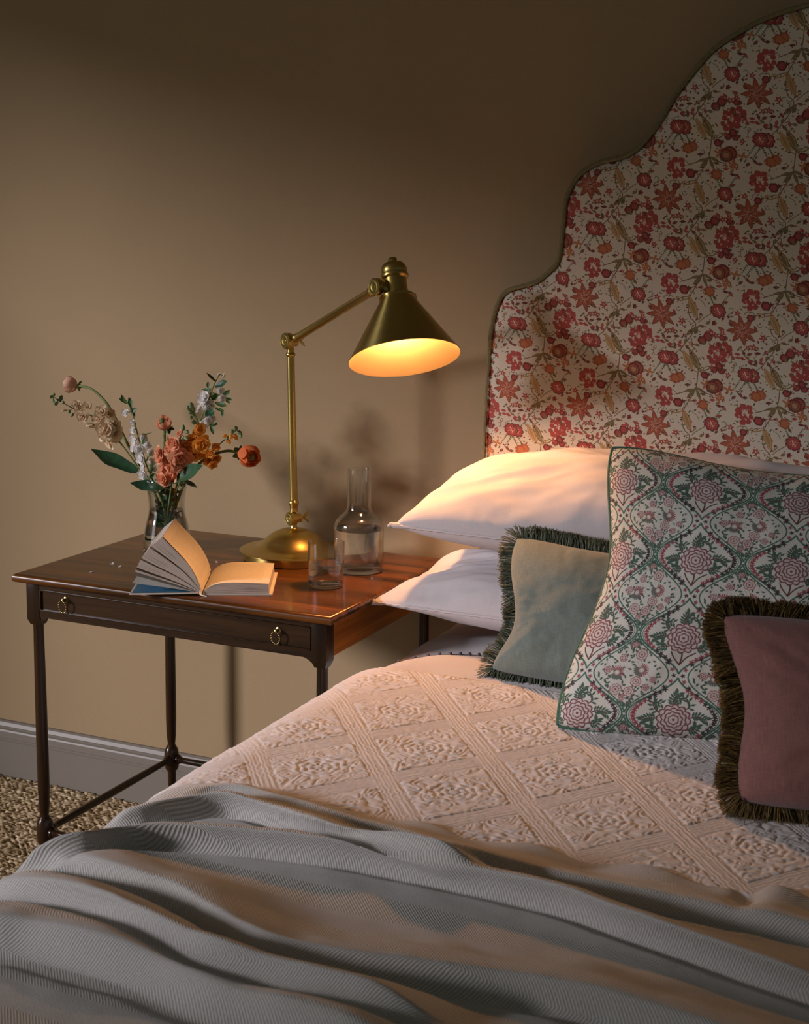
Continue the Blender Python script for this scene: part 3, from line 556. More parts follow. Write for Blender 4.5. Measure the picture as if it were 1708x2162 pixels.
def floret(c, r, out, m, par, rnd, name='floret'):
    """ruffled double stock floret"""
    mb = MB(); o = Vector(out).normalized(); e1 = o.orthogonal().normalized(); e2 = o.cross(e1); a0 = rnd.uniform(0, 6)
    for ring, (n, el, L) in enumerate(((5, 1.38, 1.0), (5, 1.0, .78), (4, .5, .5))):
        for k in range(n):
            a = a0 + ring * .5 + 2 * PI * k / n + rnd.uniform(-.15, .15); rad = e1 * math.cos(a) + e2 * math.sin(a)
            up = rad * math.sin(el) + o * math.cos(el); nr = o * math.sin(el) - rad * math.cos(el)
            petal(mb, Vector(c) - o * r * .2, nr, up, r * L * rnd.uniform(1.0, 1.25), r * .62, .10, r * .05, 5, 5, rnd.uniform(0, 6))
    return mb.build(name, m, par)
def blossom(c, r, out, par, rnd):
    mb = MB(); o = Vector(out).normalized(); e1 = o.orthogonal().normalized(); e2 = o.cross(e1)
    for ring, (n, el, L) in enumerate(((6, 1.3, .9), (5, .85, .75), (4, .35, .62))):
        for k in range(n):
            a = ring * .6 + 2 * PI * k / n; rad = e1 * math.cos(a) + e2 * math.sin(a); up = rad * math.sin(el) + o * math.cos(el)
            petal(mb, Vector(c) - o * r * .4, o * math.sin(el) - rad * math.cos(el), up, r * L * 1.25, r * .62, .16, r * .03, 4, 5, rnd.uniform(0, 6))
    return mb.build('blossom', MT['white'], par)
def ranunculus(c, r, axis, m, par, rnd, openness=.5):
    """a round bloom of overlapping cupped petals with a dark eye and green sepals"""
    o = Vector(axis).normalized(); e1 = o.orthogonal().normalized(); e2 = o.cross(e1); c = Vector(c); mb = MB()
    for ring in range(5):
        n = 6 - (ring > 2); rr = r * (1.0 - .13 * ring)
        for k in range(n):
            a = ring * .55 + 2 * PI * k / n + rnd.uniform(-.1, .1); P = []
            kj = rnd.uniform(.90, 1.08); top = (1.02 - .03 * ring) * (.9 + .25 * openness) * rnd.uniform(.85, 1.06)
            for i in range(7):
                th = .12 * PI + i / 6 * (.60 + .06 * ring) * PI * top * .95; row = []      # from the pole at the stem up and over
                wa = (.62 if i else .5) * (1 - .25 * (i / 6) ** 3)
                for j in range(5):
                    ph = a + (-1 + .5 * j) * wa; q = rr * kj * (1 + .05 * math.sin(3 * ph + i) + (.07 + .16 * openness) * (i / 6) ** 3 - .07 * abs(-1 + .5 * j))
                    tj = th * (1 - .16 * abs(-1 + .5 * j) ** 2 * (i / 6)); row.append(tuple(c - o * math.cos(tj) * q + (e1 * math.cos(ph) + e2 * math.sin(ph)) * math.sin(tj) * q))
                P.append(row)
            mb.grid(np.array(P))
    b = mb.build('bloom', m, par)
    MB().ball(c + o * r * .35, r * .42, 10, 7).build('flower_eye', MT['eye'], b)
    sp = MB()
    for k in range(5):
        a = 2 * PI * k / 5 + .4; rad = e1 * math.cos(a) + e2 * math.sin(a)
        petal(sp, c - o * r * 1.0, -rad * .4 - o * .9, rad * .9 - o * (.25 if k % 2 else -.3), r * .85, r * .3, .1, 0, 5, 3)
    sp.build('sepals', MT['leaf2'], b)
FL_LABEL = {'ranunculus_left': ('ranunculus', 'blush ranunculus bud on a long stem arching furthest left from the vase', 'flower'),
 'stock_left': ('stock_flower', 'cream stock spike leaning left under the arching bud', 'flower'),
 'sprig_left': ('blossom_sprig', 'leafy white blossom sprig at the left rim of the vase', 'flower'),
 'ranunculus_centre': ('ranunculus', 'small peach ranunculus bud standing upright in the middle', 'flower'),
 'sprig_right': ('blossom_sprig', 'tall leafy white blossom sprig rising right of the middle', 'flower'),
 'peach_stock': ('stock_flower', 'peach pink stock with big ruffled florets at the vase rim', 'flower'),
 'yellow_stock': ('stock_flower', 'apricot yellow stock cluster behind the peach stock', 'flower'),
 'bud_spike': ('stock_flower', 'slim spike of yellow green buds pointing right', 'flower'),
 'ranunculus_right': ('ranunculus', 'deep orange ranunculus facing right towards the lamp pole', 'flower')}
AXF = {'ranunculus_left': (-.95, -.25, .10), 'ranunculus_centre': (-.25, -.75, .85), 'ranunculus_right': (.93, -.3, -.12)}
for key, (path, items) in FLOWERS.items():
    nm, lb, ct = FL_LABEL[key]; rnd = random.Random(key); f = thing(nm, lb, ct, path[0], 'cut flowers in the vase')
    big = key.startswith('ranunculus'); r0 = .0034 if big else .0022
    sp = spline(path, 34); MB().tube(sp, list(np.linspace(r0, r0 * (.85 if big else .5), 34)), 8).build('stem', MT['stem'], f)
    for it in items:
        if it[0] == 'bloom': ranunculus(it[1], it[2], AXF[key], MT[it[3]], f, rnd, .9 if it[3] == 'orange' else .3)
        elif it[0] in ('floret', 'blossom', 'bud'):
            c = Vector(it[1]); q = min(sp, key=lambda s: (Vector(s) - c).length); out = (c - Vector(q)); out = out.normalized() if out.length > 1e-4 else Vector((0, -1, 0))
            out = (out + (CP - c).normalized() * .6 + Vector((rnd.uniform(-.3, .3), 0, rnd.uniform(-.3, .3)))).normalized()
            if (c - Vector(q)).length > .004 and it[0] != 'floret': MB().tube([q, tuple(Vector(q).lerp(c, .5) + Vector((0, 0, -.001))), tuple(c)], .0007, 5).build('stalk', MT['stem'], f)
            if it[0] == 'floret': floret(c, it[2] * 1.25, out, MT[it[3]], f, rnd)
            elif it[0] == 'blossom': blossom(c, it[2] * 1.08, out, f, rnd)
            else:
                o = bpy.data.objects.get('x'); mb = MB().lathe([(0, -1.0 * it[2]), (.55 * it[2], -.7 * it[2]), (.8 * it[2], 0), (.6 * it[2], .8 * it[2]), (.2 * it[2], 1.35 * it[2]), (0, 1.5 * it[2])], c, out, 8)
                mb.build('bud', MT['yellow' if len(it) > 3 else 'bud'], f)
        elif it[0] == 'leaf':
            a = Vector(it[1]); q = Vector(min(sp, key=lambda s: (Vector(s) - a).length))
            if (a - q).length > .004: MB().tube([tuple(q), tuple(a)], .0007, 5).build('stalk', MT['stem'], f)
            leaf_mesh(it[1], it[2], it[3], MT['leaf' if it[3] > .008 else 'leaf2'], f, rnd)
    for k in range(5):               # leaves on the lower stem, inside the vase
        i = 3 + 2 * k + rnd.randrange(3); a = Vector(sp[min(i, 33)])
        if a.z > TH + .15: continue
        ang = rnd.uniform(0, 2 * PI); e = Vector((Vc.x + .024 * math.cos(ang), Vc.y + .024 * math.sin(ang), a.z + rnd.uniform(-.01, .035)))
        if (e - a).length > .012: leaf_mesh(a, e, .0085, MT['leaf' if k else 'leaf2'], f, rnd)
# petals fallen on the table
for i, (x, y, ang, lb) in enumerate(((.128, -.532, .4, 'fallen white petal nearest the front edge of the table'), (.127, -.455, 2.0, 'larger of two close fallen petals left of the book'), (.152, -.466, 1.2, 'smaller of two close fallen petals, nearer the book'), (.105, -.313, .1, 'fallen petal against the foot of the vase'), (.307, -.338, 2.6, 'fallen petal on the table behind the book gutter'))):
    mb = MB(); L = .007 + .002 * (i == 1); petal(mb, (x, y, TH + .0006), (0, 0, 1), (math.cos(ang), math.sin(ang), 0), L, L * .42, .35, .0002, 5, 5)
    tag(mb.build('fallen_petal', MT['white']), lb, 'petal', 'petals fallen on the table')

# ------------------------------------------------------------------ printed cloth (drawn here, motif by motif, on a repeating tile)
class Print:
    def __init__(s, w, h, ground, sc=1.0):
        s.k = sc; s.W, s.H = int(w * sc), int(h * sc); s.a = np.empty((s.H, s.W, 3)); s.a[:] = ground; s.shear = 0
    def win(s, x, y, r):
        y = y - s.shear * x; cx, cy, r = x * s.k, y * s.k, r * s.k + 2; ix = np.arange(int(cx - r), int(cx + r) + 1); iy = np.arange(int(cy - r), int(cy + r) + 1)
        X, Y = np.meshgrid(ix + .5 - cx, iy + .5 - cy); return X / s.k, Y / s.k, np.ix_(iy % s.H, ix % s.W)
    def put(s, ix, sd, col, op=1.0):
        al = (np.clip(.5 - sd * s.k, 0, 1) * op)[..., None]; s.a[ix] = s.a[ix] * (1 - al) + np.array(col) * al
    def ell(s, x, y, rx, ry, rot, col, op=1):
        X, Y, ix = s.win(x, y, max(rx, ry)); c, n = math.cos(rot), math.sin(rot); u, v = X * c + Y * n, -X * n + Y * c
        d = np.sqrt((u / rx) ** 2 + (v / ry) ** 2); s.put(ix, (d - 1) * min(rx, ry), col, op)
    def ring(s, x, y, r, w, col, lobes=0, amp=0, ph=0):
        X, Y, ix = s.win(x, y, r * (1 + amp) + w); R_ = np.hypot(X, Y); th = np.arctan2(Y, X); q = r * (1 + amp * (np.abs(np.cos(lobes * .5 * th + ph)) - .6)) if lobes else r
        s.put(ix, np.abs(R_ - q) - w * .5, col)
    def lobed(s, x, y, r, lobes, amp, col, ph=0):
        X, Y, ix = s.win(x, y, r * (1 + amp)); R_ = np.hypot(X, Y); th = np.arctan2(Y, X); s.put(ix, R_ - r * (1 + amp * (np.abs(np.cos(lobes * .5 * th + ph)) - .6)), col)
    def star(s, x, y, r, n, inner, rot, col):
        X, Y, ix = s.win(x, y, r); R_ = np.hypot(X, Y); th = np.arctan2(Y, X) + rot; t = np.abs(((th * n / (2 * PI)) % 1) - .5) * 2
        s.put(ix, (R_ - r * (inner + (1 - inner) * (1 - t) ** 1.25)) * .7, col)
    def leaf(s, x, y, L, w, rot, col, vein=None):
        X, Y, ix = s.win(x, y, L); c, n = math.cos(rot), math.sin(rot); u, v = X * c + Y * n, -X * n + Y * c
        sd = np.maximum(np.abs(v) - w * (1 - np.clip(np.abs(u) / L, 0, 1) ** 1.6), np.abs(u) - L); s.put(ix, sd, col)
        if vein is not None: s.put(ix, np.maximum(np.abs(v) - .9, np.abs(u) - L * .75), vein)
    def line(s, pts, w, col, n=0):
        p = spline(pts, n or len(pts) * 6)
        for a, b in zip(p[:-1], p[1:]):
            m = (a + b) / 2; r = np.linalg.norm(b - a) / 2 + w; X, Y, ix = s.win(m[0], m[1], r); d = (b - a) / 2; d = np.array([d[0], d[1] - s.shear * d[0]])
            t = np.clip((X * d[0] + Y * d[1]) / (d @ d + 1e-9), -1, 1); s.put(ix, np.hypot(X - t * d[0], Y - t * d[1]) - w * .5, col)
    def image(s, name):
        im = bpy.data.images.new(name, s.W, s.H, float_buffer=True); px = np.ones((s.H, s.W, 4), dtype=np.float32); px[..., :3] = s.a[::-1]
        im.colorspace_settings.name = 'Linear Rec.709'; im.pixels.foreach_set(px.ravel()); im.update(); im.pack(); return im
RED, BRICK, MAR, ORA, OLI, GRN, LIN_, CRM = (.40, .075, .062), (.40, .105, .055), (.17, .042, .036), (.48, .17, .07), (.20, .15, .065), (.10, .145, .075), (.20, .11, .065), (.66, .585, .47)
def headboard_print():
    p = Print(660, 1000, CRM, .72); p.shear = .212; rnd = random.Random(5)
    vine = lambda pts, w=6, c=LIN_: p.line(pts, w * 1.25, c)
    # two winding stems with side tendrils
    vine([(520, 400), (512, 440), (500, 590), (455, 690), (415, 770), (400, 860), (420, 960), (470, 1020), (440, 1120), (380, 1210), (360, 1260), (420, 1300), (490, 1400), (520, 1410)])
    vine([(490, 1010), (530, 970), (590, 930)], 5, OLI); vine([(380, 1215), (330, 1270), (250, 1330)], 5, OLI); vine([(500, 590), (560, 620), (640, 650)]); vine([(500, 590), (420, 620), (330, 650)])
    vine([(345, 640), (300, 600), (260, 610)], 4); vine([(480, 800), (520, 830), (540, 870)], 4, OLI); vine([(410, 780), (340, 790), (310, 830)], 5); vine([(450, 690), (390, 720), (360, 720)], 5)
    for k in range(48):
        x, y = rnd.uniform(0, 660), rnd.uniform(0, 1000); a = rnd.uniform(0, 6); q = [(x + t * math.cos(a + .05 * t) * 1.0, y + t * math.sin(a + .05 * t)) for t in (0, 14, 28, 42)]
        p.line(q, 5, rnd.choice((OLI, GRN, LIN_)))
    def paisley(x, y, rot, L, c1, c2, curl):
        c, n = math.cos(rot), math.sin(rot)
        p.leaf(x, y, L, L * .33, rot, c1); p.leaf(x, y, L * .86, L * .24, rot, c2); p.leaf(x, y, L * .7, L * .13, rot, c1)
        for t in np.linspace(-.6, .6, 8): p.ell(x + c * L * t, y + n * L * t, 3.2, 3.2, 0, ORA)
        ex, ey = x + c * L, y + n * L; p.line([(ex - c * 12, ey - n * 12), (ex + curl * .3, ey + 12), (ex + curl * .75, ey + 4), (ex + curl, ey - 16), (ex + curl * .75, ey - 26)], 9, c1)
    paisley(475, 330, 1.05, 100, OLI, (.40, .30, .14), 80); paisley(440, 875, 1.15, 105, (.40, .24, .10), (.52, .34, .17), 20); paisley(425, 1345, 1.05, 98, (.42, .25, .10), (.54, .36, .18), 80)
    p.line([(392, 800), (350, 815), (310, 810), (298, 790), (320, 786)], 10, (.42, .25, .10))
    p.leaf(430, 1090, 52, 17, -.9, OLI, (.5, .36, .18)); p.leaf(465, 70, 52, 17, -.9, OLI, (.5, .36, .18)); p.leaf(478, 90, 30, 12, -1.0, GRN)
    for a, L in ((2.2, 62), (1.15, 60), (2.75, 52), (.35, 44)): p.leaf(500 + math.cos(a) * L, 590 + math.sin(a) * L, L, 14, a, OLI, (.42, .32, .16))
    # red peony-like clusters
    for cx, cy, sgn in ((240, 670, 1), (705, 265, -1), (655, 1290, -1)):
        for dx, dy, r in ((-10, -70, 27), (40, -62, 26), (-42, -35, 30), (-48, 5, 26), (0, 20, 30), (35, 55, 27), (-5, 68, 25), (60, 20, 20), (50, -25, 22)): p.lobed(cx + dx * sgn, cy + dy, r, 5, .18, RED, dx)
        for dx, dy, r in ((-10, -40, 12), (8, -12, 11), (-38, 12, 9), (18, 40, 11), (40, -50, 7)): p.ell(cx + dx * sgn, cy + dy, r, r * .75, .6, (.66, .28, .22))
        for dx, dy, r in ((-8, 0, 8), (12, -35, 6)): p.ell(cx + dx * sgn, cy + dy, r * 1.6, r * .7, .9, (.80, .60, .50))
    # carnations with ferns
    for cx, cy, f in ((285, 325, 1), (645, 905, -1), (235, 1320, 1)):
        for a0 in (-.55, .45):
            for t in np.linspace(.5, 1.9, 9):
                x, y = cx + f * math.sin(a0) * 95 * t - 10, cy + f * math.cos(a0) * 95 * t
                for q in (-.9, .9): p.leaf(x, y, 15 - 4 * t, 4, math.atan2(f * math.cos(a0), f * math.sin(a0)) + q, GRN)
        p.lobed(cx, cy, 62, 9, .16, MAR); p.lobed(cx, cy, 52, 9, .16, RED)
        for k in range(14): a = k * 2.4; p.ell(cx + 9 * math.sqrt(k) * math.cos(a), cy + 9 * math.sqrt(k) * math.sin(a), 5, 3.5, a, (.72, .38, .28))
        p.line([(cx - 10, cy - 25), (cx, cy), (cx + 18, cy + 22)], 7, (.80, .62, .5))
    # big stars
    for cx, cy in ((185, 935),):
        p.star(cx, cy, 132, 8, .50, PI / 8 + .2, MAR); p.star(cx, cy, 121, 8, .50, PI / 8 + .2, BRICK)
        for k in range(8):
            a = -PI / 8 - .2 + PI / 8 + k * PI / 4
            for t in (20, 34, 48, 62): p.ell(cx + t * math.cos(a), cy + t * math.sin(a), 3.2, 3.2, 0, CRM); p.ell(cx + t * .8 * math.cos(a + .25), cy + t * .8 * math.sin(a + .25), 2.6, 2.6, 0, CRM)
    # dark round seed heads, tulip halves, pomegranate buds
    for cx, cy in ((665, 560), (635, 1575)):
        p.ring(cx, cy, 56, 6, BRICK, 24, .12); p.ell(cx, cy, 53, 58, 0, MAR); p.ring(cx, cy, 34, 12, BRICK, 16, .1); p.ell(cx, cy, 22, 24, 0, (.44, .26, .14))
    for cx, cy in ((360, 490), (565, 735), (325, 1505)):
        p.lobed(cx, cy, 44, 7, .2, BRICK, 1.0); p.lobed(cx + 4, cy + 2, 30, 5, .2, ORA); p.line([(cx - 30, cy - 25), (cx - 52, cy - 10), (cx - 40, cy + 25)], 5, OLI)
    for cx, cy, r in ((360, 720, 40), (565, 470, 33), (530, 1165, 37), (245, 825, 30), (40, 290, 30), (680, 390, 32), (575, 130, 38), (690, 1140, 26), (640, 1420, 28)): p.lobed(cx, cy, r, 6, .12, MAR, .4); p.ell(cx, cy, r * .62, r * .68, .5, RED); p.star(cx + r, cy - r * .3, r * .6, 5, .4, 0, MAR)
    for cx, cy in ((690, 655), (105, 455), (575, 555), (40, 545)):
        for a in (0, 1.9, 3.6, 5.0): p.leaf(cx + 22 * math.cos(a), cy + 22 * math.sin(a), 26, 10, a, ORA)
    for cx, cy, r in ((355, 995, 34), (240, 1085, 28), (640, 1120, 32), (140, 785, 30), (285, 80, 34), (690, 100, 30), (95, 325, 28), (620, 1010, 26), (500, 700, 18), (385, 1120, 20)): p.star(cx, cy, r, 5, .45, rnd.uniform(0, 1), RED); p.ell(cx, cy, r * .2, r * .2, 0, (.7, .45, .3))
    # leaf sprays and dots
    for k, (cx, cy) in enumerate(((570, 1010), (615, 1010), (670, 1060), (600, 1080), (160, 1140), (205, 1180), (125, 1170), (265, 1215), (310, 1220), (350, 1185), (490, 1205), (255, 1140), (320, 1130), (410, 1225), (165, 170), (210, 130), (240, 170), (270, 200), (310, 205), (350, 215), (395, 170), (450, 200), (540, 180), (575, 90), (150, 520), (205, 500), (240, 520), (640, 690), (560, 640), (80, 620), (35, 600), (430, 560), (620, 400), (610, 790), (20, 920), (90, 880), (60, 1010), (290, 915), (520, 1040), (700, 830))):
        p.leaf(cx, cy, 27, 12.5, rnd.uniform(0, 3.1), rnd.choice((MAR, RED, MAR, OLI)), rnd.choice((None, (.55, .3, .18))))
    for k in range(90): p.leaf(rnd.uniform(0, 660), rnd.uniform(0, 1000), rnd.uniform(12, 18), 6.5, rnd.uniform(0, 3.1), rnd.choice((MAR, OLI, GRN, OLI)))
    for k in range(150): r = rnd.uniform(4.5, 8.5); p.ell(rnd.uniform(0, 660), rnd.uniform(0, 1000), r, r * .8, 0, rnd.choice((RED, MAR, OLI, MAR)))
    return p.image('headboard_print')
def cushion_print():
    G1, G2, MV, RD, DK, BR = (.05, .14, .10), (.06, .115, .085), (.19, .065, .08), (.30, .065, .085), (.05, .035, .04), (.11, .045, .04)
    p = Print(600, 560, (.60, .60, .545), .9); rnd = random.Random(9); W, H = 600, 560
    hw = lambda t: .5 * W * (.5 + .5 * math.cos(2 * PI * t))         # ogee half width, t = -.5 .. .5
    def outline(cx, cy, f, w, c):
        for sg in (1, -1):
            pts = [(cx + sg * max(2, hw(t) * f), cy + t * H) for t in np.linspace(-.47, .47, 40)]; p.line(pts, w, c, 120)
    outline(300, 280, .955, 11, G1); outline(300, 280, .90, 4.5, G1); outline(0, 0, .80, 9, G1)
    for t in np.linspace(-.40, .40, 22):                              # little stars just inside and outside the bands
        for sg in (1, -1):
            x = 300 + sg * hw(t) * .82; y = 280 + t * H; k = int(t * 100)
            if hw(t) > 60: p.star(x, y, 20, 5, .42, k, RD if (k + (sg > 0)) % 2 else DK)
            p.ell(300 + sg * hw(t) * .955 + sg * 10, y, 6, 3.5, .8, G1)
    for t in np.linspace(-.22, .22, 7):
        for sg in (1, -1): x = sg * (hw(t) * .80 + 32); p.star(x, t * H, 18, 5, .4, t * 9, RD if int(t * 20) % 2 else DK)
    # tree with a many-petalled bloom
    cx, cy = 300, 300
    p.line([(cx - 5, cy + 185), (cx + 5, cy + 130), (cx, cy + 70)], 10, BR); p.line([(cx - 5, cy + 185), (cx + 35, cy + 130), (cx + 85, cy + 95)], 9, BR); p.line([(cx - 5, cy + 185), (cx - 45, cy + 135), (cx - 62, cy + 100)], 9, BR)
    def branch(pts, lv):
        p.line(pts, 8, BR); q = spline(pts, 9)
        for i in range(2, 9):
            for sg in (1, -1):
                a = math.atan2(q[i][1] - q[i - 1][1], q[i][0] - q[i - 1][0]) + sg * .9; p.leaf(q[i][0] + 21 * math.cos(a), q[i][1] + 21 * math.sin(a), 20, 7.5, a, G2)
    branch([(cx - 60, cy - 30), (cx - 110, cy - 60), (cx - 130, cy - 110), (cx - 85, cy - 105)], 1); branch([(cx - 80, cy), (cx - 140, cy - 5), (cx - 190, cy + 15)], 1)
    branch([(cx + 80, cy - 10), (cx + 140, cy - 30), (cx + 195, cy - 10)], 1); branch([(cx + 40, cy - 60), (cx + 90, cy - 95), (cx + 60, cy - 150), (cx + 20, cy - 130)], 1)
    branch([(cx, cy - 70), (cx - 10, cy - 130), (cx + 15, cy - 180)], 1); branch([(cx + 60, cy + 60), (cx + 120, cy + 60), (cx + 140, cy + 30)], 1); branch([(cx - 60, cy + 55), (cx - 120, cy + 70), (cx - 140, cy + 45)], 1)
    p.lobed(cx, cy, 100, 12, .12, (.56, .50, .47))
    for r, n, w in ((97, 12, 11), (74, 10, 10), (51, 8, 9), (30, 6, 8)): p.ring(cx, cy, r, w, MV, n, .16, r)
    p.ell(cx, cy, 9, 9, 0, MV)
    for r, n in ((80, 12), (58, 10)):
        for k in range(n): a = 2 * PI * (k + .5) / n; p.line([(cx + r * math.cos(a), cy + r * math.sin(a)), (cx + (r - 14) * math.cos(a), cy + (r - 14) * math.sin(a))], 4, MV, 4)
    # light ogees: small flowers and scattered leaves
    for k in range(190):
        t = rnd.uniform(-.42, .42); w = hw(t) * .72
        if w < 18: continue
        x, y = rnd.uniform(-w, w), t * H; p.leaf(x, y, rnd.uniform(11, 16), 6.5, rnd.uniform(0, 3.1), G2)
    for k in range(70):
        t = rnd.uniform(-.4, .4); x = rnd.uniform(-1, 1) * hw(t) * .7; p.line([(x, t * H), (x + 10, t * H + 8), (x + 14, t * H + 22)], 2.2, (.35, .30, .30), 6)
    for x, y in ((-85, 5), (70, -20)):
        for k in range(11):
            a = -2.6 + k * .33 + (x > 0); p.line([(x, y), (x + 44 * math.cos(a), y + 44 * math.sin(a))], 8, RD if k % 2 else (.28, .10, .10), 5)
        for k in range(7):
            a = .8 + k * .3 + (x > 0); p.line([(x, y), (x + 46 * math.cos(a), y + 46 * math.sin(a))], 11, (.13, .15, .13), 5)
        p.ell(x, y, 22, 22, 0, (.55, .50, .46)); p.ring(x, y, 20, 8, (.25, .16, .15)); p.ell(x, y, 8, 8, 0, (.66, .62, .55))
    for x, y, r, n in ((55, -125, 34, 8), (-75, 120, 34, 9), (45, 60, 30, 7), (10, 130, 30, 5), (-60, -95, 22, 6), (-30, 175, 18, 5), (110, 95, 20, 5), (-150, -10, 22, 5), (150, 40, 18, 5), (0, -190, 18, 5)):
        r *= 1.15; p.lobed(x, y, r, n, .15, (.56, .50, .46)); p.ring(x, y, r * .92, 5, RD, n, .18); p.ring(x, y, r * .5, 5, MV, n, .2, 1); p.ell(x, y, r * .18, r * .18, 0, RD)
    return p.image('cushion_print')
def print_mat(name, im, scale, off=(0, 0), shear=0, bd=.0004):
    m, nt, b = mat(name, (.7, .7, .7), .92); c = nt.nodes.new('ShaderNodeTexCoord'); sp = nt.nodes.new('ShaderNodeSeparateXYZ'); nt.links.new(c.outputs['UV'], sp.inputs[0])
    u = mth(nt, 'MULTIPLY', mth(nt, 'SUBTRACT', sp.outputs[0], off[0]), 1 / scale[0])
    v = mth(nt, 'MULTIPLY', mth(nt, 'ADD', mth(nt, 'SUBTRACT', sp.outputs[1], off[1]), mth(nt, 'MULTIPLY', mth(nt, 'SUBTRACT', sp.outputs[0], off[0]), shear)), 1 / scale[1])
    cb = nt.nodes.new('ShaderNodeCombineXYZ'); nt.links.new(u, cb.inputs[0]); nt.links.new(v, cb.inputs[1])
    t = nt.nodes.new('ShaderNodeTexImage'); t.image = im; t.extension = 'REPEAT'; t.interpolation = 'Linear'; nt.links.new(cb.outputs[0], t.inputs[0])
    n = node(nt, 'ShaderNodeTexNoise', Scale=1.0, Detail=2.0); nt.links.new(coords(nt, (1100, 420, 1), 'UV'), n.inputs['Vector'])
    mx = node(nt, 'ShaderNodeMix', data_type='RGBA', blend_type='MULTIPLY'); mx.inputs[0].default_value = .35; nt.links.new(t.outputs[0], mx.inputs[6]); nt.links.new(ramp(nt, n.outputs[0], [(.3, (.6, .6, .6)), (.6, (1, 1, 1))]), mx.inputs[7])
    nt.links.new(mx.outputs[2], b.inputs['Base Color']); bump(nt, b, n.outputs[0], bd); return m
STAR = (1.0004, 1.2873)              # where one star of the print sits on the headboard
MT['hb_print'] = print_mat('printed_headboard_linen', headboard_print(), (.1545, .214), (STAR[0] - 185 / 660 * .1545, STAR[1] - (1 - ((935 - .212 * 185) / 1000)) * .214), .168)
MT['cu_print'] = print_mat('printed_cushion_linen', cushion_print(), (.150, .128), (.035 - .075, .030 - .064))

# ------------------------------------------------------------------ bed with scalloped headboard
XC = 1.62
bed = thing('bed', 'double bed with tall scalloped floral headboard against the wall', 'bed', (XC, -1.1, 0))
HBC = [(.7985, .60), (.7990, .80), (.7998, .954), (.8051, 1.153), (.8083, 1.2122), (.8201, 1.2589), (.8413, 1.2868), (.8965, 1.3043), (.9299, 1.33), (.9463, 1.357), (.9522, 1.4261), (.9546, 1.4621), (.9668, 1.4936), (.9867, 1.5176), (1.0198, 1.5352), (1.0686, 1.5463), (1.0997, 1.5669), (1.1304, 1.6054), (1.1592, 1.6544), (1.1922, 1.6983), (1.2292, 1.738), (1.2805, 1.7691), (1.3208, 1.787), (1.3892, 1.8057), (1.50, 1.822), (1.62, 1.828)]
ct = spline(HBC, 170); ct[:, 0] = np.maximum.accumulate(ct[:, 0] + np.arange(170) * 1e-6)
ct = np.vstack([ct, np.stack([2 * XC - ct[-2::-1, 0], ct[-2::-1, 1]], 1)])
zb0 = .12; rows = 1 - (1 - np.linspace(0, 1, 60)) ** 1.6; n = len(ct)
Xg = np.repeat(ct[:, :1], 60, 1); Zg = zb0 + (ct[:, 1:2] - zb0) * rows[None]
dist = np.full(Xg.shape, 9.0)
for a in ct: dist = np.minimum(dist, np.hypot(Xg - a[0], Zg - a[1]))
Yg = -.100 + .012 * np.exp(-(dist / .008) ** 1.3) - .006 * (1 - np.exp(-dist / .12))
hb = mesh_obj('headboard', np.stack([Xg, Yg, Zg], -1).reshape(-1, 3), grid_faces(n, 60), MT['hb_print'], bed, uvs=np.stack([Xg, Zg], -1).reshape(-1, 2))
full = np.vstack([[ct[0, 0], zb0], ct, [ct[-1, 0], zb0]])
band = np.array([[(x, y, z) for y in (-.089, -.045, -.012)] for x, z in full])
mesh_obj('side_band', band.reshape(-1, 3), grid_faces(len(full), 3), MT['hb_print'], hb, uvs=np.stack([band[..., 0] + band[..., 1], band[..., 2]], -1).reshape(-1, 2))
MB().grid(np.array([[(x, -.012, z) for z in np.linspace(zb0, z1, 3)] for x, z1 in ct[::4]])).build('back_panel', MT['linen'], hb)
MB().tube([(x - (.003 if x < XC else -.003), -.0935, z + .001) for x, z in full], .0046, 8).build('piping', MT['pip_olive'], hb)
MB().box((.83, -2.10, .30), (2.41, -.115, .600), .05).build('mattress', MT['sheet'], bed)
MB().box((.84, -2.09, .12), (2.40, -.115, .30), .012).build('bed_base', MT['linen'], bed)
for x in (.90, 2.34):
    for y in (-.20, -2.0): MB().lathe([(0, 0), (.018, 0), (.024, .06), (.028, .125), (0, .125)], (x, y, -.004), n=16).build('leg', MT['wood_z'], bed)

# bedclothes follow one surface: flat top, rounded edge, hanging side.  u is measured from the start of the rounding
ZT, XE, RB = .63, .72, .12
def bed_pt(u, y, off):
    u, y, off = np.broadcast_arrays(u, y, off); r = RB + off; th = np.clip(-u / RB, 0, PI / 2); dn = np.maximum(-u - RB * PI / 2, 0)
    x = np.where(u >= 0, XE + RB + u, XE + RB - r * np.sin(th) - .05 * dn); z = np.where(u >= 0, ZT + off, ZT - RB + r * np.cos(th) - dn)
    return np.stack([x, y, z], -1)
def axis(*segs): return np.concatenate([np.arange(a, b, s) if b > a else np.arange(a, b, -s) for a, b, s in segs])
# fitted sheet under the pillows
u = axis((-.45, -.2, .03), (-.2, .3, .01), (.3, 1.62, .04)); y = axis((-.118, -.75, .012)); U, Y = np.meshgrid(u, y, indexing='ij')
tag(mesh_obj('fitted_sheet', bed_pt(U, Y, -.004 + .014 * np.exp(-((Y + .36) / .07) ** 2) * sst(-.12, .06, U) + .006 * fbm(U * 7, Y * 9)).reshape(-1, 3), grid_faces(*U.shape, flip=True), MT['sheet'], uvs=np.stack([U, Y], -1).reshape(-1, 2)), 'white fitted sheet over the mattress under the pillows', 'sheet')
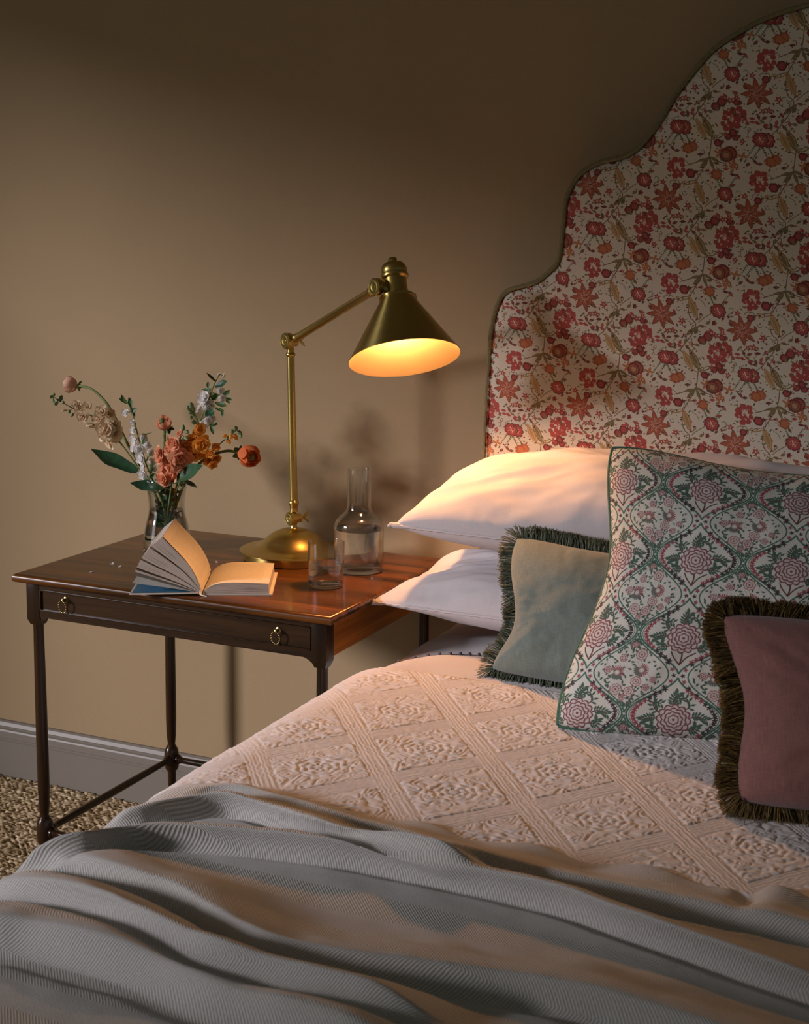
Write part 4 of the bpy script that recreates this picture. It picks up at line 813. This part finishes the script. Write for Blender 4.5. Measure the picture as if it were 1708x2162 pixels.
# turned-down top sheet with a beaded hem
yed = lambda q: -.440 - .155 * np.exp(-np.maximum(q + .035, 0) / .05)
u = axis((-.45, -.2, .03), (-.2, .45, .006), (.45, 1.62, .03)); t = np.linspace(0, 1, 70) ** 1.2; U, T = np.meshgrid(u, t, indexing='ij'); Y = yed(U) - .005 - T * .36
off = .010 - .006 * np.exp(-T * .36 / .004) + .006 * np.sin(PI * np.clip(T * .36 / .17, 0, 1)) ** .8 * sst(-.12, .02, U) + .006 * fbm(U * 14, Y * 10)
ts = mesh_obj('top_sheet', bed_pt(U, Y, off).reshape(-1, 3), grid_faces(*U.shape, flip=True), MT['sheet'], uvs=np.stack([U, Y], -1).reshape(-1, 2))
tag(ts, 'white turned down top sheet with beaded hem between pillows and quilt', 'sheet')
for q in np.arange(-.052, .36, .0162):
    c = bed_pt(np.array(q), yed(np.array(q)), np.array(.0095)); MB().ball(c, .0036, 8, 6).build('hem_bead', MT['bead'], ts)
qq = np.linspace(-.06, .40, 60); MB().tube(bed_pt(qq, yed(qq), np.full(60, .0075)), .0012, 6).build('hem_cord', MT['bead'], ts)
# matelasse quilt: trellis of corded bands round swirling medallions
def quilt_h(U, Y):
    p = .166; A_, B_ = .80, .60; a = (U * A_ + Y * B_) / p; b = (U * A_ - Y * B_) / p; da = np.abs((a % 1) - .5); db = np.abs((b % 1) - .5)
    ba = da > .40; bb = db > .40
    wob = .0009 * np.sin(U * 310 + 3 * np.sin(Y * 90))
    cord = lambda q: np.abs(np.cos(PI * (q * p + wob) / .0058)) ** .55
    ca, cb = (np.floor(a) + .5), (np.floor(b) + .5); uc = (ca + cb) * p / (2 * A_); yc = (ca - cb) * p / (2 * B_); dx, dy = U - uc, (Y - yc)
    kind = ((ca - .5).astype(int) + (cb - .5).astype(int)) % 2
    w = .007 * fbm(U * 40, Y * 40, 2); r = np.hypot(dx, dy) + w; th = np.arctan2(dy, dx)
    ro = np.abs(np.sin(PI * (r / .0105 + .35 * np.abs(np.sin(4 * th + r * 80))))) ** .6 * (.75 + .25 * np.cos(8 * th))
    wu, wy = .012 * fbm(U * 30 + 5, Y * 30, 2), .012 * fbm(U * 30, Y * 30 + 9, 2)
    cell = vnoise((U + wu) * 66 + 40 * kind, (Y + wy) * 66); sc = np.abs(np.sin(PI * 4.0 * cell)) ** .5 * (.6 + .5 * vnoise(U * 90, Y * 90))
    med = np.where(r < .036 + .005 * np.cos(8 * th), ro * 1.1, sc); edge = np.minimum(np.maximum(.40 - da, 0), np.maximum(.40 - db, 0)) * p
    med = np.where(edge < .0025, .1, med)
    h = np.where(bb & ~ba, cord(b % 1) * .62, med); h = np.where(ba, cord(a % 1) * .62, h)
    return h * (.8 + .5 * vnoise(U * 24, Y * 24)) + .3 * fbm(U * 260, Y * 260, 1)
u = axis((-.62, -.19, .02), (-.19, .88, .0017), (.88, 1.57, .02)); y = axis((-.606, -1.27, .0017), (-1.27, -2.0, .03)); U, Y = np.meshgrid(u, y, indexing='ij')
sag = .006 * fbm(U * 5, Y * 5) + .010 * np.exp(-((U - .30) / .25) ** 2 - ((Y + .70) / .12) ** 2) * 0
Q = quilt_h(U, Y) * .0024
off = .017 + sag + Q * np.where((Y < -1.265) | (U > .885), 0, 1) - .011 * sst(-1.24, -1.262, Y) - .10 * sst(1.44, 1.58, U) ** 2 - .016 * np.exp(-np.maximum(-.606 - Y, 0) / .006)
MT['quilt'] = weave('quilted_cotton', (.73, .685, .675), (.66, .62, .61), 1300, 1300, .95, .0002, .3, .15)
tag(mesh_obj('quilt', bed_pt(U, Y, off).reshape(-1, 3), grid_faces(*U.shape, flip=True), MT['quilt'], uvs=np.stack([U, Y], -1).reshape(-1, 2)), 'off white matelasse quilt with diamond trellis across the bed', 'quilt')

# wool blanket in folds: each fold is a crest line (x, y) with a gentle back and a steep, slightly overhanging front
def make_blanket():
    m, nt, b = mat('herringbone_wool', (.4, .4, .38), .95); b.inputs['Sheen Weight'].default_value = .35; b.inputs['Sheen Roughness'].default_value = .5
    c = nt.nodes.new('ShaderNodeTexCoord'); sp = nt.nodes.new('ShaderNodeSeparateXYZ'); nt.links.new(c.outputs['UV'], sp.inputs[0])
    tri = mth(nt, 'MULTIPLY', mth(nt, 'PINGPONG', sp.outputs[1], .045), .85)
    nz = node(nt, 'ShaderNodeTexNoise', Scale=1.0, Detail=4.0); nt.links.new(coords(nt, (500, 500, 1), 'UV'), nz.inputs['Vector'])
    s = mth(nt, 'SINE', mth(nt, 'ADD', mth(nt, 'MULTIPLY', mth(nt, 'ADD', sp.outputs[0], tri), 2 * PI / .0037), mth(nt, 'MULTIPLY', nz.outputs[0], 2.5)))
    h = mth(nt, 'ADD', mth(nt, 'MULTIPLY', s, .3), mth(nt, 'ADD', mth(nt, 'MULTIPLY', nz.outputs[0], .7), .15))
    nt.links.new(ramp(nt, h, [(.15, (.33, .33, .315)), (.85, (.61, .59, .565))]), b.inputs['Base Color']); bump(nt, b, h, .0009); return m
FOLDS = [  # points, height, back width, front width, overhang
 ([(.824, -1.336), (.877, -1.262), (.986, -1.262), (1.157, -1.293), (1.377, -1.309), (1.596, -1.314), (1.80, -1.312)], .010, .030, .011, .2),
 ([(.80, -1.42), (.849, -1.365), (.91, -1.307), (.996, -1.309), (1.107, -1.336), (1.213, -1.346), (1.304, -1.352)], .024, .030, .010, .8),
 ([(.70, -1.60), (.800, -1.525), (.836, -1.490), (.88, -1.430), (.981, -1.393), (1.099, -1.374), (1.189, -1.366), (1.367, -1.368), (1.486, -1.395), (1.67, -1.440), (1.85, -1.49)], .026, .024, .011, .8),
 ([(.76, -1.50), (.841, -1.526), (.94, -1.542), (1.012, -1.556), (1.127, -1.606), (1.214, -1.608), (1.315, -1.587), (1.41, -1.568), (1.507, -1.567), (1.66, -1.585), (1.85, -1.60)], .020, .055, .014, .4),
 ([(.74, -1.60), (.837, -1.602), (.928, -1.612), (1.054, -1.645), (1.125, -1.662), (1.249, -1.668), (1.40, -1.676)], .022, .040, .013, .5),
 ([(.70, -1.72), (.80, -1.712), (.869, -1.700), (.927, -1.690), (1.054, -1.692), (1.155, -1.712), (1.268, -1.722), (1.45, -1.74)], .026, .060, .020, .4)]
def blanket_disp(X, Y):
    h = np.zeros(X.shape); sh = np.zeros(X.shape)
    for pts, A, w1, w2, ov in FOLDS:
        p = spline(pts, 60); best = np.full(X.shape, 9.0); sd = np.zeros(X.shape); tt = np.zeros(X.shape)
        for i in range(59):
            a, b = p[i], p[i + 1]; d = b - a; L2 = d @ d; t = np.clip(((X - a[0]) * d[0] + (Y - a[1]) * d[1]) / L2, 0, 1); ex, ey = X - a[0] - t * d[0], Y - a[1] - t * d[1]
            D = np.hypot(ex, ey); k = D < best; cr_ = d[0] * ey - d[1] * ex; best = np.where(k, D, best); sd = np.where(k, np.sign(cr_) * D, sd); tt = np.where(k, (i + t) / 59, tt)
        A_ = 1.25 * A * sst(0, .12, tt) * sst(1.0, .88, tt) * (.85 + .3 * vnoise(tt * 9 + A * 900, tt * 0 + w1 * 99))
        g_ = np.where(sd > 0, np.exp(-(sd / w1) ** 2), np.exp(-(sd / w2) ** 2)); dip = -.34 * np.exp(-((sd + w2 * 2.1) / (w2 * .75)) ** 2)
        h += A_ * (g_ + dip); sh += A_ * ov * np.where(sd > 0, np.exp(-(sd / (w1 * .7)) ** 2), np.exp(-(sd / (w2 * .8)) ** 2))
    return h, sh
u = axis((-.75, -.30, .012), (-.30, .95, .0034), (.95, 1.57, .012)); y = axis((0, -.60, .0032), (-.60, -.80, .02)); U, V = np.meshgrid(u, y, indexing='ij')
Yb = -1.226 + .010 * fbm(U * 6, V * 0 + 3) + .006 * np.sin(U * 42) * np.exp(V / .03) + V
XF = np.where(U >= 0, XE + RB + U, XE + RB + U * .82)
h, sh = blanket_disp(XF, Yb); tp = .25 + .75 * sst(.74, .90, XF); h = h * tp; sh = sh * tp
h = h + .010 * fbm(XF * 5, Yb * 9) + .003 * fbm(XF * 22, Yb * 30, 2) + .006 * np.sin(U * 42 + 1) * np.exp(V / .035) * sst(.15, .35, U)
h = h - .012 * np.exp(-((XF - 1.575) / .016) ** 2 - ((Yb + 1.255) / .05) ** 2) + .006 * np.exp(-((XF - 1.605) / .03) ** 2 - ((Yb + 1.26) / .06) ** 2)
off = .023 - .012 * sst(.02, -.12, U) + np.maximum(h, -.008) - .018 * np.exp(V / .0045) - .10 * sst(1.44, 1.58, U) ** 2
Pb = bed_pt(U, Yb - sh, off)
tag(mesh_obj('wool_blanket', Pb.reshape(-1, 3), grid_faces(*U.shape, flip=True), make_blanket(), uvs=np.stack([U, V], -1).reshape(-1, 2)), 'grey herringbone wool blanket lying in loose folds over the foot of the bed', 'blanket')

# ------------------------------------------------------------------ pillows and cushions
def pad(corners, tf, tb, pinch=(.1, .1, .1, .1), pv=(0, 0), n=90, expo=.55, wr=.004, seed=0, tear=0, cr_=.0):
    """stuffed square: corners BL BR TR TL, front and back thickness, how far each side (left, right, bottom, top) draws in"""
    BL, BR, TR, TL = [np.array(c, float) for c in corners]; s = np.sin(np.linspace(-PI / 2, PI / 2, n)); s = .55 * s + .45 * np.linspace(-1, 1, n); U, V = np.meshgrid(s, s, indexing='ij')
    def g(q, c): return (1 - q * q) * np.exp(-((q - c) / .75) ** 2)
    L_, R_, B_, T_ = pinch; x = U + np.where(U < 0, L_ * g(V, pv[0]) * (-U) ** 2, -R_ * g(V, 0) * U ** 2); yv = V + np.where(V < 0, B_ * g(U, 0) * V ** 2, -T_ * g(U, pv[1]) * V ** 2)
    rc = 1 - cr_ * (np.abs(U) * np.abs(V)) ** 5; x = x * rc; yv = yv * rc
    a, b = (x + 1) / 2, (yv + 1) / 2; P0 = ((1 - a) * (1 - b))[..., None] * BL + (a * (1 - b))[..., None] * BR + (a * b)[..., None] * TR + ((1 - a) * b)[..., None] * TL
    nrm = np.cross(BR - BL + TR - TL, TL - BL + TR - BR); nrm /= np.linalg.norm(nrm)
    e1 = np.clip(1 - U * U, 0, 1); e2 = np.clip(1 - V * V, 0, 1); t = (e1 * e2) ** expo
    rad = np.arctan2(V, U); rr = np.sqrt(U * U + V * V)
    w = wr * (fbm(U * 2.2 + seed, V * 2.2 + seed * 3, 3) * 2.2 + .8 * fbm(rad * 6 + seed, rr * 1.2, 2) * sst(.25, .8, rr)) * np.clip(t * 1.6, 0, 1)
    w2 = tear * np.abs(fbm(U * 30 + seed, V * 2, 1)) * np.exp(-((V + 1) / .16)) * np.clip(e1 * e2 * 8, 0, 1)
    F = P0 + nrm * (tf * t + w - w2)[..., None]; Bk = P0 - nrm * (tb * t + w * .5)[..., None]
    wd_, ht = np.linalg.norm(BR - BL), np.linalg.norm(TL - BL); uv = np.stack([(U + 1) / 2 * wd_, (V + 1) / 2 * ht], -1)
    loop = np.concatenate([P0[:, 0], P0[-1, 1:], P0[-2::-1, -1], P0[0, -2:0:-1]])
    cen = P0[n // 2, n // 2]; return F, Bk, uv, loop, nrm, cen
def pad_obj(name, par, F, Bk, uv, m):
    n = F.shape[0]; v = np.concatenate([F.reshape(-1, 3), Bk.reshape(-1, 3)]); f = np.vstack([grid_faces(n, n), grid_faces(n, n, flip=True, base=n * n)])
    return mesh_obj(name, v, f, m, par, uvs=np.concatenate([uv.reshape(-1, 2)] * 2))
def seam(par, loop, r, name, m, amp=0):
    p = [tuple(q + np.array([0, 0, amp * math.sin(i * 1.9)])) for i, q in enumerate(loop)]; p.append(p[0]); return MB().tube(p, r, 6, cap=False).build(name, m, par)
def pillow(lbl, corners, tf, tb, pinch, pv, seed, ex):
    F, Bk, uv, loop, nr, c = pad(corners, tf, tb, pinch, pv, 130, ex, .022, seed, .014)
    t = thing('pillow', lbl, 'pillow', tuple(np.round(np.array([c[0], c[1], Bk[..., 2].min()]), 4)), 'bed pillows')
    pad_obj('pillowcase', t, F, Bk, uv, MT['linen']); seam(t, loop, .0030, 'seam', MT['thread'], .0008)
    q = loop[0]; d = np.array([-.85, -.25, .05]); MB().tube([q - d * .024, q - d * .006, q + d * .004, q + d * .010 + np.array([0, 0, .001]), q + d * .016 + np.array([0, 0, -.004])], [.005, .0062, .0050, .0040, .0022], 8).build('corner_tip', MT['linen'], t); return t
pillow('lower white pillow of the stack against the headboard, its corner over the table edge', [(.706, -.435, .708), (1.60, -.435, .70), (1.58, -.135, .745), (.745, -.135, .735)], .082, .064, (.03, .03, .06, .02), (0, 0), 3, .50)
pillow('upper white pillow of the stack against the headboard, brightest in the lamplight', [(.752, -.432, .860), (1.64, -.432, .835), (1.60, -.125, .950), (.800, -.125, .935)], .105, .086, (.03, .03, .06, .02), (0, 0), 11, .43)
def fringe(par, loop, nrm, cen, L, per, m, seed, thick, curl, taper=.35, spread=.35, dens=None):
    """brush of separate yarn ends standing out from the seam"""
    rnd = np.random.default_rng(seed); p = np.vstack([loop, loop[:1]]); seg = np.linalg.norm(np.diff(p, axis=0), axis=1); s = np.concatenate([[0], np.cumsum(seg)]); N = int(s[-1] * per)
    q = np.sort(rnd.uniform(0, s[-1], N)); P = np.stack([np.interp(q, s, p[:, k]) for k in range(3)], 1); T = np.stack([np.interp(q + .012, s, p[:, k], period=s[-1]) - np.interp(q - .012, s, p[:, k], period=s[-1]) for k in range(3)], 1); T /= np.linalg.norm(T, axis=1)[:, None]
    O = np.cross(T, nrm); O *= np.sign((O * (P - cen)).sum(1))[:, None]; O /= np.linalg.norm(O, axis=1)[:, None]
    cl = vnoise(q * 55 + seed, q * 0); P = P + nrm * (rnd.normal(0, thick, N))[:, None]
    D = O + T * ((cl - .5) * spread * 2 + rnd.normal(0, spread * .22, N))[:, None] + nrm * (rnd.normal(.1, .17, N))[:, None]; D /= np.linalg.norm(D, axis=1)[:, None]
    Ls = L * rnd.uniform(.88, 1.04, N) * (.9 + .25 * cl); K = 4; S = np.cross(D, nrm); S /= np.linalg.norm(S, axis=1)[:, None]; B = np.cross(D, S); r0 = .00062
    rings = []
    C2 = nrm * rnd.normal(curl, .28, N)[:, None] + T * rnd.normal(0, .22, N)[:, None] + np.array([0, 0, -.35])
    for k in range(K):
        t = k / (K - 1); c = P + D * (Ls * t)[:, None] + C2 * (Ls * .45 * t * t)[:, None]; r = r0 * (1 - taper * t)
        rings.append(np.stack([c + S * (r * math.cos(a)) + B * (r * math.sin(a)) for a in (0, 2.094, 4.189)], 1))
    V = np.stack(rings, 1)           # N, K, 3, 3
    f = []
    for k in range(K - 1):
        for j in range(3): f.append([k * 3 + j, (k + 1) * 3 + j, (k + 1) * 3 + (j + 1) % 3, k * 3 + (j + 1) % 3])
    Fc = (np.arange(N)[:, None, None] * (K * 3) + np.array(f)[None]).reshape(-1, 4)
    return tag(mesh_obj('fringe', V.reshape(-1, 3), Fc, m, par, smooth=True), kind='stuff')
def cushion(name, lbl, corners, tf, tb, pinch, pv, m, seed, expo=.5, wr=.008):
    F, Bk, uv, loop, nr, c = pad(corners, tf, tb, pinch, pv, 110, expo, wr, seed, 0, .035)
    lo = min(F[..., 2].min(), Bk[..., 2].min()); t = thing(name, lbl, 'cushion', tuple(np.round([c[0], c[1], lo], 4)))
    pad_obj('cover', t, F, Bk, uv, m); return t, loop, nr, c
t, lp, nr, c = cushion('fringed_cushion', 'small sage green linen cushion with dark green brush fringe against the pillows', [(1.000, -.575, .652), (1.315, -.590, .650), (1.300, -.505, .862), (1.004, -.470, .872)], .080, .050, (.26, .1, .0, .04), (-.35, 0), MT['green'], 5, .42)
fringe(t, lp, nr, c, .027, 3600, MT['fr_green'], 3, .003, .2, .2, .28)
t, lp, nr, c = cushion('floral_cushion', 'large square floral trellis cushion with green piping in the middle of the bed', [(1.188, -.798, .645), (1.665, -.668, .648), (1.658, -.575, 1.034), (1.193, -.562, 1.063)], .105, .060, (.17, .08, .0, .06), (.18, 0), MT['cu_print'], 8, .42)
seam(t, lp, .0042, 'piping', MT['pip_green'])
t, lp, nr, c = cushion('tasselled_cushion', 'dusky mauve linen cushion with thick brown brush fringe in front of the floral cushion', [(1.512, -1.005, .660), (1.86, -.930, .658), (1.82, -.850, .895), (1.455, -.915, .893)], .085, .050, (.12, .1, .0, .03), (.1, 0), MT['mauve'], 15, .40)
fringe(t, lp, nr, c, .028, 9000, MT['fr_brown'], 4, .0065, .1, .2, .4)
